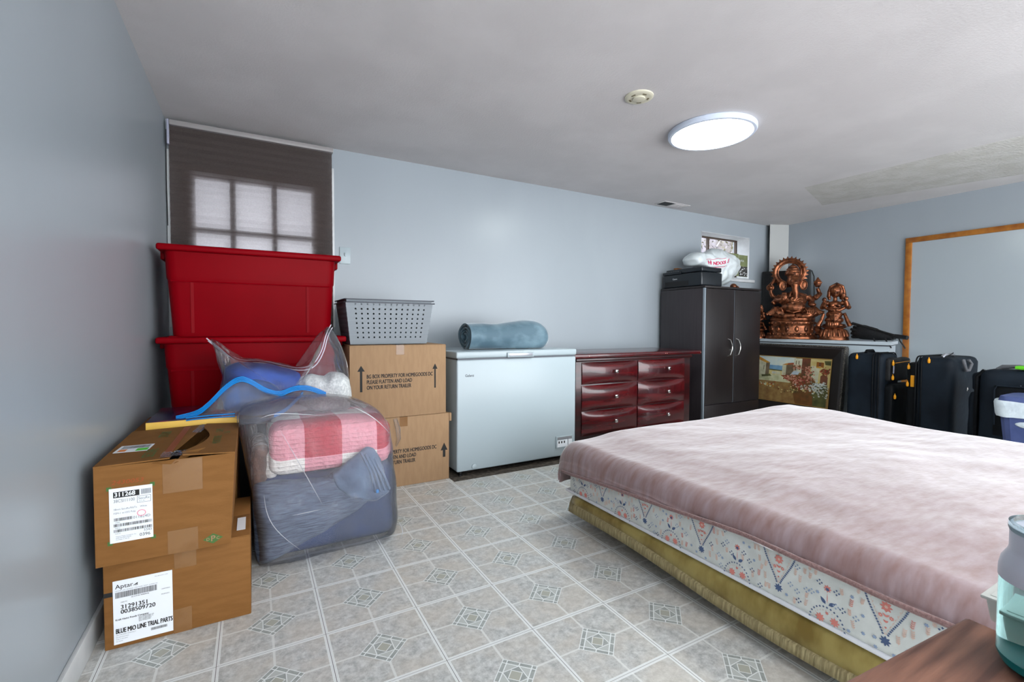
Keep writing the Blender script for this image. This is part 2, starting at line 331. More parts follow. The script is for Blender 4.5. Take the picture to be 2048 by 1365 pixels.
# ------------------------------------------------------------------ mesh builder
class MB:
    def __init__(s): s.v = []; s.f = []; s.mi = []
    def add(s, vs_, fs, mi=0, M=None):
        o = len(s.v)
        s.v += [((M @ Vector(v)) if M is not None else Vector(v)) for v in vs_]
        s.f += [tuple(i+o for i in f) for f in fs]; s.mi += [mi]*len(fs); return s
    def bm(s, b, mi=0, M=None):
        b.verts.index_update()
        s.add([v.co.copy() for v in b.verts], [[v.index for v in f.verts] for f in b.faces], mi, M); b.free(); return s
    def box(s, x0, x1, y0, y1, z0, z1, mi=0, bev=0, seg=2, M=None, taper=None):
        b = bmesh.new()
        vs_ = [b.verts.new((x, y, z)) for x in (x0, x1) for y in (y0, y1) for z in (z0, z1)]
        for f in ((0, 1, 3, 2), (4, 6, 7, 5), (0, 4, 5, 1), (2, 3, 7, 6), (0, 2, 6, 4), (1, 5, 7, 3)):
            b.faces.new([vs_[i] for i in f])
        if taper:
            cx, cy = (x0+x1)/2, (y0+y1)/2
            for v in b.verts:
                if v.co.z == z0 or abs(v.co.z-z0) < 1e-6:
                    v.co.x = cx+(v.co.x-cx)*taper; v.co.y = cy+(v.co.y-cy)*taper
        if bev: bmesh.ops.bevel(b, geom=list(b.edges), offset=bev, segments=seg, profile=.5, affect='EDGES')
        return s.bm(b, mi, M)
    def lathe(s, prof, n=32, c=(0, 0, 0), mi=0, M=None, sx=1, sy=1, cap=True):
        vs_ = []; fs = []
        for r, z in prof:
            for i in range(n):
                a = 2*PI*i/n; vs_.append((c[0]+r*sx*math.cos(a), c[1]+r*sy*math.sin(a), c[2]+z))
        for k in range(len(prof)-1):
            for i in range(n):
                j = (i+1) % n; fs.append((k*n+i, k*n+j, (k+1)*n+j, (k+1)*n+i))
        if cap:
            fs.append(tuple(range(n-1, -1, -1))); fs.append(tuple((len(prof)-1)*n+i for i in range(n)))
        return s.add(vs_, fs, mi, M)
    def tube(s, pts, r, n=8, mi=0, M=None, cap=True):
        pts = [Vector(p) for p in pts]; rs = r if isinstance(r, (list, tuple)) else [r]*len(pts)
        vs_ = []; fs = []; prev = None
        for i, p in enumerate(pts):
            t = (pts[min(i+1, len(pts)-1)]-pts[max(i-1, 0)]).normalized()
            if prev is None:
                a = t.orthogonal().normalized()
            else:
                a = (prev-t*prev.dot(t)).normalized() if (prev-t*prev.dot(t)).length > 1e-6 else t.orthogonal().normalized()
            prev = a; b = t.cross(a)
            for k in range(n):
                w = 2*PI*k/n; vs_.append(p+(a*math.cos(w)+b*math.sin(w))*rs[i])
        for i in range(len(pts)-1):
            for k in range(n):
                j = (k+1) % n; fs.append((i*n+k, i*n+j, (i+1)*n+j, (i+1)*n+k))
        if cap:
            fs.append(tuple(range(n-1, -1, -1))); fs.append(tuple((len(pts)-1)*n+i for i in range(n)))
        return s.add(vs_, fs, mi, M)
    def ell(s, c, r, mi=0, M=None, n=16, m=10, rot=None):
        if isinstance(r, (int, float)): r = (r, r, r)
        vs_ = []; fs = []
        for j in range(1, m):
            th = PI*j/m
            for i in range(n):
                a = 2*PI*i/n
                v = Vector((r[0]*math.sin(th)*math.cos(a), r[1]*math.sin(th)*math.sin(a), r[2]*math.cos(th)))
                if rot is not None: v = rot @ v
                vs_.append(v+Vector(c))
        top = len(vs_); t = Vector((0, 0, r[2])); b = Vector((0, 0, -r[2]))
        if rot is not None: t = rot @ t; b = rot @ b
        vs_ += [t+Vector(c), b+Vector(c)]
        for j in range(m-2):
            for i in range(n):
                k = (i+1) % n; fs.append((j*n+i, (j+1)*n+i, (j+1)*n+k, j*n+k))
        for i in range(n):
            k = (i+1) % n; fs.append((top, i, k)); fs.append((top+1, (m-2)*n+k, (m-2)*n+i))
        return s.add(vs_, fs, mi, M)
    def prism(s, poly, d0, d1, mi=0, M=None):
        """poly in (x,z), extruded along y from d0 to d1"""
        n = len(poly)
        vs_ = [(p[0], d0, p[1]) for p in poly]+[(p[0], d1, p[1]) for p in poly]
        fs = [tuple(range(n)), tuple(range(2*n-1, n-1, -1))]+[(i+n, (i+1) % n+n, (i+1) % n, i) for i in range(n)]
        return s.add(vs_, fs, mi, M)
    def poly(s, pts, mi=0, M=None): return s.add(pts, [tuple(range(len(pts)))], mi, M)
    def grid(s, fn, nu, nv, mi=0, M=None, closed_u=False):
        vs_ = []; fs = []
        for j in range(nv+1):
            for i in range(nu+(0 if closed_u else 1)): vs_.append(fn(i/nu, j/nv))
        w = nu+(0 if closed_u else 1)
        for j in range(nv):
            for i in range(nu):
                k = (i+1) % w; fs.append((j*w+i, j*w+k, (j+1)*w+k, (j+1)*w+i))
        return s.add(vs_, fs, mi, M)
    def text(s, t, size, M, mi=0, align='LEFT', sx=1, bold=0, shear=0):
        cu = bpy.data.curves.new('t', 'FONT'); cu.body = t; cu.size = size; cu.align_x = align; cu.resolution_u = 3
        cu.shear = shear
        o = bpy.data.objects.new('t', cu); COL.objects.link(o)
        me = bpy.data.meshes.new_from_object(o.evaluated_get(bpy.context.evaluated_depsgraph_get()))
        S = Matrix.Diagonal((sx, 1, 1, 1))
        if bold:
            for dx, dy, dz in ((-bold, -bold*.6, 5e-5), (bold, bold*.6, 1e-4), (bold, -bold*.6, 1.5e-4)):
                s.add([v.co.copy() for v in me.vertices], [tuple(p.vertices) for p in me.polygons], mi, M @ Matrix.Translation((dx, dy, dz)) @ S)
        s.add([v.co.copy() for v in me.vertices], [tuple(p.vertices) for p in me.polygons], mi, M @ S)
        bpy.data.objects.remove(o); bpy.data.curves.remove(cu); bpy.data.meshes.remove(me); return s
    def build(s, name, mats, parent=None, loc=None, sharp=35, smooth=True):
        off = Vector(loc) if loc is not None else Vector((0, 0, 0))
        if parent is not None:
            p = parent; off = Vector((0, 0, 0))
            while p is not None: off += p.location; p = p.parent
        me = bpy.data.meshes.new(name)
        me.from_pydata([v-off for v in s.v], [], s.f)
        if not isinstance(mats, (list, tuple)): mats = [mats]
        for m in mats: me.materials.append(MT[m] if isinstance(m, str) else m)
        me.polygons.foreach_set('material_index', s.mi)
        b = bmesh.new(); b.from_mesh(me); bmesh.ops.recalc_face_normals(b, faces=b.faces); b.to_mesh(b and me); b.free()
        if smooth:
            me.polygons.foreach_set('use_smooth', [True]*len(me.polygons))
            me.set_sharp_from_angle(angle=math.radians(sharp))
        me.update()
        o = bpy.data.objects.new(name, me); COL.objects.link(o)
        if parent is not None: o.parent = parent
        else: o.location = off
        return o
def plainbuild(mb, name, mats, parent=None, loc=None):
    """no normal recalculation: for open flat decals mixed on solids"""
    return mb.build(name, mats, parent, loc)
def thing(name, label, cat, loc=(0, 0, 0), group=None):
    o = bpy.data.objects.new(name, None); COL.objects.link(o); o.location = loc; o.empty_display_size = .05
    return tag(o, label, cat, group)
def tag(o, label, cat, group=None):
    o['label'] = label; o['category'] = cat
    if group: o['group'] = group
    return o
def struct(o): o['kind'] = 'structure'; return o
def plabel(o, l): o['label'] = l; return o
# basis for flat artwork: x right, y up on the surface, z out of it
def face_negy(x, y, z): return Matrix(((1, 0, 0, x), (0, 0, -1, y), (0, 1, 0, z), (0, 0, 0, 1)))      # surface looking to -Y
def face_negx(x, y, z): return Matrix(((0, 0, -1, x), (-1, 0, 0, y), (0, 1, 0, z), (0, 0, 0, 1)))     # surface looking to -X
def face_up(x, y, z, a=0): return Matrix.Translation((x, y, z)) @ Matrix.Rotation(a, 4, 'Z')
def rect(mb, x0, x1, y0, y1, M, mi, z=0): mb.poly([(x0, y0, z), (x1, y0, z), (x1, y1, z), (x0, y1, z)], mi, M)
def barcode(mb, x0, x1, y0, y1, M, mi, z=.0006, seed=1, lo=.0006, hi=.002):
    r = random.Random(seed); x = x0
    while x < x1:
        w = r.uniform(lo, hi); rect(mb, x, min(x+w, x1), y0, y1, M, mi, z); x += w+r.uniform(lo, hi*.8)

def pillow(mb, outline, y_edge, y_front, y_back, rings=14, p=4.0, wr=.0, wf=7.0, mi=0, seed=0, center=None, dens=96, samp=None):
    """cushion-like closed form from an outline of 3-D points in the x-z plane"""
    n = len(outline); pts = []
    L = [(Vector(outline[(i+1) % n])-Vector(outline[i])).length for i in range(n)]; tot = sum(L)
    for k in range(dens):
        d = tot*k/dens; i = 0
        while d > L[i] and i < n-1: d -= L[i]; i += 1
        a, b = Vector(outline[i]), Vector(outline[(i+1) % n]); pts.append(a.lerp(b, d/max(L[i], 1e-9)))
    for _ in range(2):
        pts = [(pts[i-1]+pts[i]*2+pts[(i+1) % dens])/4 for i in range(dens)]
    c = center or sum(pts, Vector())/dens
    def P(i, r, yf):
        o = pts[i]; q = c+(o-c)*r
        e = (1-r**p)**.5 if r < 1 else 0
        y = y_edge+(yf-y_edge)*e
        v = Vector((q.x, y, q.z))
        if wr:
            nz = noise.noise(Vector((v.x*wf+seed, v.y*wf*.5, v.z*wf)))+.5*noise.noise(Vector((v.x*wf*2.3+seed, v.y*wf, v.z*wf*2.3+seed)))
            v.y += nz*wr*(1 if yf < y_edge else -1)*min(1, (1-r)*6+.25)
            v.x += .4*wr*noise.noise(Vector((v.z*wf*1.7, v.y*wf+seed, v.x*wf)))
            v.z += .4*wr*noise.noise(Vector((v.x*wf*1.7+9, v.y*wf+seed, v.z*wf)))
        return v
    vs_ = []; fs = []
    for yf in (y_front, y_back):
        o = len(vs_)
        vs_.append(P(0, 0, yf))
        for j in range(1, rings+1):
            for i in range(dens): vs_.append(P(i, math.sin(j/rings*PI/2), yf))
        for i in range(dens):
            k = (i+1) % dens; fs.append((o, o+1+i, o+1+k))
            for j in range(rings-1):
                fs.append((o+1+j*dens+i, o+1+(j+1)*dens+i, o+1+(j+1)*dens+k, o+1+j*dens+k))
    # weld the two rims
    o2 = 1+rings*dens
    r1 = 1+(rings-1)*dens; r2 = o2+1+(rings-1)*dens
    mp = {r2+i: r1+i for i in range(dens)}
    fs = [tuple(mp.get(x, x) for x in f) for f in fs]
    mb.add(vs_, fs, mi); return mb
def softbox(mb, x0, x1, y0, y1, z0, z1, r=.04, wr=.006, wf=9, mi=0, seed=0, n=14, M=None, sag=0):
    """rounded, slightly lumpy block"""
    b = bmesh.new(); bmesh.ops.create_cube(b, size=2)
    bmesh.ops.subdivide_edges(b, edges=list(b.edges), cuts=n, use_grid_fill=True)
    cx, cy, cz = (x0+x1)/2, (y0+y1)/2, (z0+z1)/2; hx, hy, hz = (x1-x0)/2, (y1-y0)/2, (z1-z0)/2
    r = min(r, hx, hy, hz)
    for v in b.verts:
        q = Vector((v.co.x*hx, v.co.y*hy, v.co.z*hz))
        k = Vector((max(-hx+r, min(hx-r, q.x)), max(-hy+r, min(hy-r, q.y)), max(-hz+r, min(hz-r, q.z))))
        d = q-k
        if d.length > 1e-9: q = k+d.normalized()*r if d.length > r*.999 else q
        w = Vector((q.x+cx, q.y+cy, q.z+cz))
        if wr:
            nz = noise.noise(w*wf+Vector((seed, seed, 0)))
            nn = (q if q.length < 1e-6 else Vector((q.x/hx**2, q.y/hy**2, q.z/hz**2)).normalized())
            f = 1.0 if q.z > -hz+.02 else 0
            w += nn*nz*wr*f
        v.co = w
    return mb.bm(b, mi, M)

# ================================================================== ROOM SHELL
SBX, SBZ = 5.32, .874
XL, XR, YB, ZC, YF = -.46, 5.87, 3.6, 2.29, -2.3
m = MB(); m.box(XL, XR, YF, YB, -.05, 0); struct(m.build('floor', 'floor'))
m = MB(); m.box(XL-.1, XR+.1, YF, YB+.25, ZC, ZC+.05); 
struct(m.build('ceiling', 'ceil'))
m = MB()   # rough repaired plaster strip along the right side of the ceiling
pts = [(4.45, 2.42), (5.19, 2.68), (5.56, 1.32), (5.6, -1.0), (4.6, -1.0), (4.5, 1.1)]
n_ = len(pts)
m.add([(x, y, ZC-.004) for x, y in pts]+[(x+(.04 if x < 5 else -.04)*-1, y+.04, ZC+.001) for x, y in pts],
      [tuple(range(n_))]+[(i, (i+1) % n_, (i+1) % n_+n_, i+n_) for i in range(n_)])
struct(m.build('trim_4', 'ceil_patch'))
m = MB(); m.box(XL-.1, XL, YF, YB+.2, -.05, ZC); struct(m.build('wall_left', 'wall'))
m = MB(); m.box(XR, XR+.1, YF, YB+.2, -.05, ZC); struct(m.build('wall_right', 'wall'))
# back wall with two openings
W1 = (-.36, .42, 1.10, 2.0); W2 = (4.46, 5.335, 1.60, 2.10); WT = .16
m = MB()
for x0, x1, z0, z1 in ((XL, W1[0], 0, ZC), (W1[0], W1[1], 0, W1[2]), (W1[0], W1[1], W1[3], ZC), (W1[1], W2[0], 0, ZC),
                       (W2[0], W2[1], 0, W2[2]), (W2[0], W2[1], W2[3], ZC), (W2[1], XR, 0, ZC)):
    m.add([(x, y, z) for x in (x0, x1) for y in (YB, YB+WT+.06) for z in (z0, z1)],
          [(0, 1, 3, 2), (4, 6, 7, 5), (0, 4, 5, 1), (2, 3, 7, 6), (0, 2, 6, 4), (1, 5, 7, 3)])
struct(m.build('wall_back', 'wall', sharp=20))
# pillar boxed into the corner
m = MB(); P_ = [(5.752, 3.599), (5.640, 3.532), (5.869, 3.431), (5.869, 3.599)]
m.add([(x, y, z) for z in (SBZ+.001, ZC-.001) for x, y in P_], [(0, 1, 2, 3), (7, 6, 5, 4)]+[(i, (i+1) % 4, (i+1) % 4+4, i+4) for i in range(4)]); struct(m.build('trim_1', 'pillar_paint'))
m = MB(); m.box(XL, XL+.013, YF, YB, 0, .085, bev=.003); struct(m.build('baseboard_left', 'white_paint'))
m = MB(); m.box(XL+.013, XR, YB-.013, YB, 0, .085, bev=.003); struct(m.build('baseboard_back', 'white_paint'))
# white reveals of the small window + sill ledge
m = MB()
t_ = .006
m.box(W2[0], W2[0]+t_, YB-.004, YB+WT, W2[2], W2[3]); m.box(W2[1]-t_, W2[1], YB-.004, YB+WT, W2[2], W2[3])
m.box(W2[0], W2[1], YB-.004, YB+WT, W2[3]-t_, W2[3]); m.box(W2[0], W2[1], YB-.004, YB+WT, W2[2], W2[2]+t_)
struct(m.build('trim_2', 'white_paint'))
m = MB(); m.box(4.86, 5.42, YB-.03, YB, 1.555, 1.59, bev=.006); struct(m.build('trim_3', 'white_paint'))
# dusty strip of bare floor under the freezer and dresser
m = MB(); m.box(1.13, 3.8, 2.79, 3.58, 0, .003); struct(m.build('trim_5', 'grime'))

def window(name, x0, x1, z0, z1, y, frame, bars_v, bars_h, fw=.03, bw=.018, dp=.03):
    t = bpy.data.objects.new(name, None); COL.objects.link(t); t.location = ((x0+x1)/2, y, z0); struct(t)
    m = MB()
    m.box(x0, x1, y, y+dp, z0, z0+fw, bev=.003); m.box(x0, x1, y, y+dp, z1-fw, z1, bev=.003)
    m.box(x0, x0+fw, y, y+dp, z0+fw, z1-fw, bev=.003); m.box(x1-fw, x1, y, y+dp, z0+fw, z1-fw, bev=.003)
    for b in bars_v: m.box(b-bw/2, b+bw/2, y, y+dp, z0+fw, z1-fw)
    for b in bars_h: m.box(x0+fw, x1-fw, y+.001, y+dp-.001, b-bw/2, b+bw/2)
    m.build('window_frame', frame, t)
    m = MB(); m.box(x0+fw*.5, x1-fw*.5, y+dp*.4, y+dp*.5, z0+fw*.5, z1-fw*.5); m.build('window_pane', 'glass', t)
    return t
window('window_1', W1[0]-.02, W1[1]+.02, W1[2]-.02, W1[3]+.02, 3.5705, 'win_white', (-.105, .137), (1.62, 1.36), fw=.07, bw=.034, dp=.028)
window('window_2', W2[0], W2[1], W2[2], W2[3], YB+WT+.005, 'win_frame', (4.80,), (), fw=.022, bw=.022)
# what lies outside: a snowy bank with shrubs beyond the light well
m = MB(); m.box(3.2, 10, 5.3, 5.4, 1.2, 2.9); o = m.build('retaining_wall_outside', 'frost'); struct(o)
m = MB(); m.box(-2, 10, 4.1, 8, 1.2, 1.25); o = m.build('ground_outside', 'frost'); struct(o)
m = MB()
rnd = random.Random(3)
for k in range(3600):
    x = rnd.uniform(5.2, 9.0); z = rnd.uniform(1.3, 2.8); y = rnd.uniform(4.5, 5.2); q = rnd.uniform(.012, .034)
    R3 = Matrix.Rotation(rnd.uniform(0, 6.3), 3, 'Z') @ Matrix.Rotation(rnd.uniform(-1.3, 1.3), 3, 'X') @ Matrix.Rotation(rnd.uniform(0, 6.3), 3, 'Y')
    m.add([Vector((x, y, z))+R3 @ Vector(p) for p in ((-q, 0, 0), (0, .2*q, -.55*q), (q, 0, 0), (0, .2*q, .55*q))], [(0, 1, 2, 3)])
for k in range(14):
    x = rnd.uniform(5.2, 9.0); m.tube([(x, 4.8, 1.25), (x+rnd.uniform(-.2, .2), 4.9, 1.9), (x+rnd.uniform(-.3, .3), 4.8, 2.4)], .012, 5)
tag(m.build('shrub', 'outdoor', loc=(7.0, 4.8, 1.25)), 'pale leafy shrub outside the small high window', 'shrub')

# ================================================================== CEILING FITTINGS
LX, LY = 2.615, 2.045
t = thing('ceiling_light', 'round flush led ceiling light glowing white on the ceiling above the bed', 'ceiling light', (LX, LY, ZC))
m = MB(); m.lathe([(.262, 0), (.268, -.006), (.268, -.026), (.262, -.034), (.246, -.036), (.243, -.030)], 64, (LX, LY, ZC), cap=False); m.build('housing_rim', 'rim', t)
m = MB(); m.lathe([(.246, -.030), (.238, -.0345), (.001, -.036)], 64, (LX, LY, ZC), cap=False); m.build('diffuser', 'lamp', t)
# unseen fill lamp, added to brighten the room; shaped like the real one
t = thing('ceiling_light', 'added fill light out of view behind the camera, shaped as a round led ceiling light', 'ceiling light', (1.2, -1.1, ZC))
m = MB(); m.lathe([(.262, 0), (.268, -.006), (.268, -.026), (.262, -.034), (.246, -.036), (.243, -.030)], 48, (1.2, -1.1, ZC), cap=False); m.build('housing_rim', 'rim', t)
m = MB(); m.lathe([(.246, -.030), (.238, -.0345), (.001, -.036)], 48, (1.2, -1.1, ZC), cap=False); m.build('diffuser', 'lamp', t)
t = thing('smoke_detector_base', 'round cream mounting plate of a removed smoke detector on the ceiling', 'smoke detector', (1.885, 1.948, ZC))
c = (1.885, 1.948, ZC)
m = MB(); m.lathe([(.078, 0), (.078, -.006), (.070, -.010), (.060, -.011), (.001, -.011)], 40, c, cap=False); m.build('plate', 'cream', t)
m = MB(); m.lathe([(.034, -.0105), (.034, -.017), (.030, -.0185), (.001, -.0185)], 32, c, cap=False); m.build('hub', 'cream', t)
for k in range(5):
    a = k*2*PI/5+.5; m = MB(); m.box(-.012, .012, .045, .055, -.0122, -.010, M=Matrix.Translation(c) @ Matrix.Rotation(a, 4, 'Z')); m.build('slot', 'cream_dark', t)
t = thing('ceiling_vent', 'small white ceiling air register with a dark opening near the back wall', 'vent', (3.85, 3.47, ZC))
m = MB(); m.box(3.66, 4.04, 3.40, 3.54, ZC-.006, ZC, bev=.002)
for k in range(6): m.box(3.84+.0, 4.01, 3.42+k*.018, 3.428+k*.018, ZC-.011, ZC-.006)
m.build('frame', 'vent', t)
m = MB(); m.box(3.68, 3.82, 3.415, 3.525, ZC-.0075, ZC-.0055); m.build('opening', 'black_rubber', t)

# ================================================================== LEFT WINDOW SHADE, SWITCH
t = thing('pleated_shade', 'dark taupe pleated window shade with daylight showing through', 'window shade', (.04, 3.54, .95))
m = MB(); nple = 56
z0, z1 = .95, 2.235
prof = []
for k in range(nple+1):
    z = z1+(z0-z1)*k/nple; prof.append((3.548+(.007 if k % 2 else 0), z))
vs_ = []; fs = []
for y, z in prof: vs_ += [(-.437, y, z), (.505, y, z)]
for k in range(nple): fs.append((2*k, 2*k+1, 2*k+3, 2*k+2))
m.add(vs_, fs); o = m.build('fabric', 'fabric_blind', t, smooth=False)
m = MB(); m.box(-.432, .512, 3.525, 3.57, 2.236, 2.268, bev=.004); m.build('headrail', 'headrail', t)
m = MB(); m.box(-.445, -.433, 3.53, 3.57, 2.12, 2.27, bev=.002); m.build('bracket', 'grey_pull', t)
m = MB(); m.tube([(-.446, 3.52, 2.2), (-.448, 3.515, 1.9), (-.446, 3.52, 1.62)], .0025, 6); plabel(m.build('cord', 'black_rubber', t), 'thin dark pull cord')
m = MB(); m.box(-.455, -.40, 3.574, 3.598, 1.0, 2.1, bev=.002); m.box(.50, .522, 3.574, 3.598, 1.0, 2.14, bev=.002); struct(m.build('trim_6', 'white_paint'))
t = thing('light_switch', 'white toggle light switch plate on the grey wall beside the red bin', 'light switch', (.597, 3.59, 1.526))
m = MB(); m.box(.559, .635, 3.592, 3.5995, 1.465, 1.587, bev=.003); m.build('plate', 'white_enamel', t)
m = MB(); m.box(.592, .602, 3.578, 3.593, 1.522, 1.545, bev=.002, M=None); m.box(.5965, .5975, 3.5915, 3.5925, 1.56, 1.562); m.build('toggle', 'white_enamel', t)

# ================================================================== RED STORAGE BINS
def red_bin(loc, zb, h, lx0, lx1, yf, dep, label, bx=(.0, 0)):
    t = thing('storage_bin', label, 'storage bin', ((lx0+lx1)/2, yf+dep/2, zb), 'large red plastic totes stacked under the window')
    cx = (lx0+lx1)/2; cy = yf+dep/2; w = (lx1-lx0)/2-.022; d = dep/2-.022
    zt = zb+h-.03
    m = MB()
    # tapered body with a recessed front panel
    def ring(z, k, inset=0):
        a = w*k; b = d*k; r = .05
        out = []
        for qx, qy, a0 in ((1, -1, -PI/2), (1, 1, 0), (-1, 1, PI/2), (-1, -1, PI)):
            for s in range(5):
                an = a0+s*PI/8; out.append((cx+qx*(a-r)+r*math.cos(an), cy+qy*(b-r)+r*math.sin(an), z))
        return out
    zs = [(zb, .915), (zb+.004, .92), (zb+h*.62, .962), (zb+h*.64, .972), (zb+h*.66, .974), (zt-.03, .985), (zt, .99)]
    vs_ = []; fs = []
    for z, k in zs: vs_ += ring(z, k)
    for j in range(len(zs)-1):
        for i in range(20): q = (i+1) % 20; fs.append((j*20+i, j*20+q, (j+1)*20+q, (j+1)*20+i))
    fs.append(tuple(range(19, -1, -1)))
    m.add(vs_, fs)
    # raised rib outlining the front panel
    fy = lambda z: cy-d*(.918+(z-zb)/h*.06)-.001
    x0, x1 = cx-w*.80, cx+w*.80; zA, zB = zb+.02, zb+h*.60
    for (xa, xb, za, zb2) in ((x0-.05, x1+.04, zB, zB+.008),):
        m.add([(xa, fy(za)-.006, za), (xb, fy(za)-.006, za), (xb, fy(zb2)-.001, zb2), (xa, fy(zb2)-.001, zb2), (xa, fy(za)+.004, za), (xb, fy(za)+.004, za)],
              [(0, 1, 2, 3), (0, 4, 5, 1)])
    for xa in (cx-w*.72, cx+w*.60):
        m.add([(xa, fy(zA)-.003, zA), (xa+.014, fy(zA)-.001, zA), (xa+.014, fy(zB)-.001, zB), (xa, fy(zB)-.003, zB), (xa-.003, fy(zA)+.004, zA), (xa-.003, fy(zB)+.004, zB)],
              [(0, 1, 2, 3), (4, 0, 3, 5)])
    m.build('body', 'red_plastic', t, sharp=50)
    m = MB()
    m.box(lx0, lx1, yf, yf+dep, zt-.004, zb+h, bev=.011, seg=3)
    m.box(lx0+.05, lx1-.05, yf+.05, yf+dep-.05, zb+h-.012, zb+h+.006, bev=.005)
    for x in (lx0-.004, lx1-.016): m.box(x, x+.02, cy-.09, cy+.09, zt-.035, zt+.01, bev=.006)
    m.build('lid', 'red_plastic', t)
    return t
red_bin(None, .505, .445, -.435, .492, 2.93, .52, 'red plastic storage bin with lid, lower of the stacked pair behind the plastic bags')
red_bin(None, .952, .478, -.425, .466, 2.93, .52, 'red plastic storage bin with lid, top of the stack before the window')
# what the two bins stand on
t = thing('storage_bin', 'dark tote hidden at the foot of the red bins', 'storage bin', (.02, 3.2, 0))
m = MB(); m.box(-.40, .44, 2.96, 3.42, 0, .48, taper=.92, bev=.02); m.build('body', 'black', t)
m = MB(); m.box(-.42, .46, 2.94, 3.44, .475, .503, bev=.01); m.build('lid', 'black', t)

# ================================================================== CARDBOARD BOXES OF THE RETURN TRAILER KIND + BASKETS
def arrow(m, x, z0, z1, M, mi=1, hw=.017, sw=.0055, hh=.04):
    m.poly([(x-sw, z0, .0007), (x+sw, z0, .0007), (x+sw, z1-hh, .0007), (x-sw, z1-hh, .0007)], mi, M)
    m.poly([(x-hw, z1-hh, .0007), (x+hw, z1-hh, .0007), (x, z1, .0007)], mi, M)
def home_box(x0, x1, yf, yb, z0, z1, label, ax, tz, tx, tag2):
    t = thing('cardboard_box', label, 'box', ((x0+x1)/2, (yf+yb)/2, z0), 'tan cartons stacked beside the freezer')
    m = MB(); m.box(x0, x1, yf, yb, z0, z1-.003, bev=.004)
    M = face_negy(0, yf, 0)
    for a, b, c, w in ax: arrow(m, a, b, c, M, 1, *w)
    for k, s in enumerate(('BG BOX PROPERTY FOR HOMEGOODS DC', 'PLEASE FLATTEN AND LOAD', 'ON YOUR RETURN TRAILER')):
        m.text(s, .0335, M @ Matrix.Translation((tx, tz-k*.0335, .0008)), 1, sx=.645, bold=.0008)
    m.build('body', ['card_light', 'black_ink', 'card_dark'], t)
    m = MB(); m.box(x0+.001, (x0+x1)/2-.002, yf, yb, z1-.004, z1, bev=.001); m.build('flap', 'card_light', t)
    m = MB(); m.box((x0+x1)/2+.002, x1-.001, yf, yb, z1-.004, z1, bev=.001); m.build('flap', 'card_light', t)
    m = MB(); m.box((x0+x1)/2-.025, (x0+x1)/2+.025, yf-.0012, yf, z1-.06, z1+.0006); m.build('tape', 'tape', t)
    m = MB(); m.box((x0+x1)/2-.025, (x0+x1)/2+.025, yf-.0012, yb+.0012, z1, z1+.0008); m.build('tape', 'tape', t)
    return t
b1 = home_box(.515, 1.126, 2.87, 3.32, .0, .440, 'tan cardboard carton on the floor beside the freezer, under another carton', [(1.09, .15, .245, (.024, .009, .05))], .214, .62, 0)
b2 = home_box(.497, 1.104, 2.87, 3.32, .4415, .893, 'tan cardboard carton with grey baskets on top, printed arrows and black lettering',
              [(.563, .613, .772, (.022, .007, .035)), (1.028, .612, .770, (.017, .005, .035))], .693, .595, 1)
m = MB()
m.tube([aty(790, 838, 2.862)+Vector((0, .0, 0)), aty(796, 858, 2.858), aty(798, 878, 2.862), aty(792, 893, 2.866)], [.012, .016, .012, .005], 6)
o = m.build('peeling_tape', 'film', b1); plabel(o, 'crumpled clear tape hanging off the carton')
m = MB(); m.box(1.126, 1.142, 2.868, 2.90, .385, .438, bev=.002); m.build('flap', 'card_light', b1)

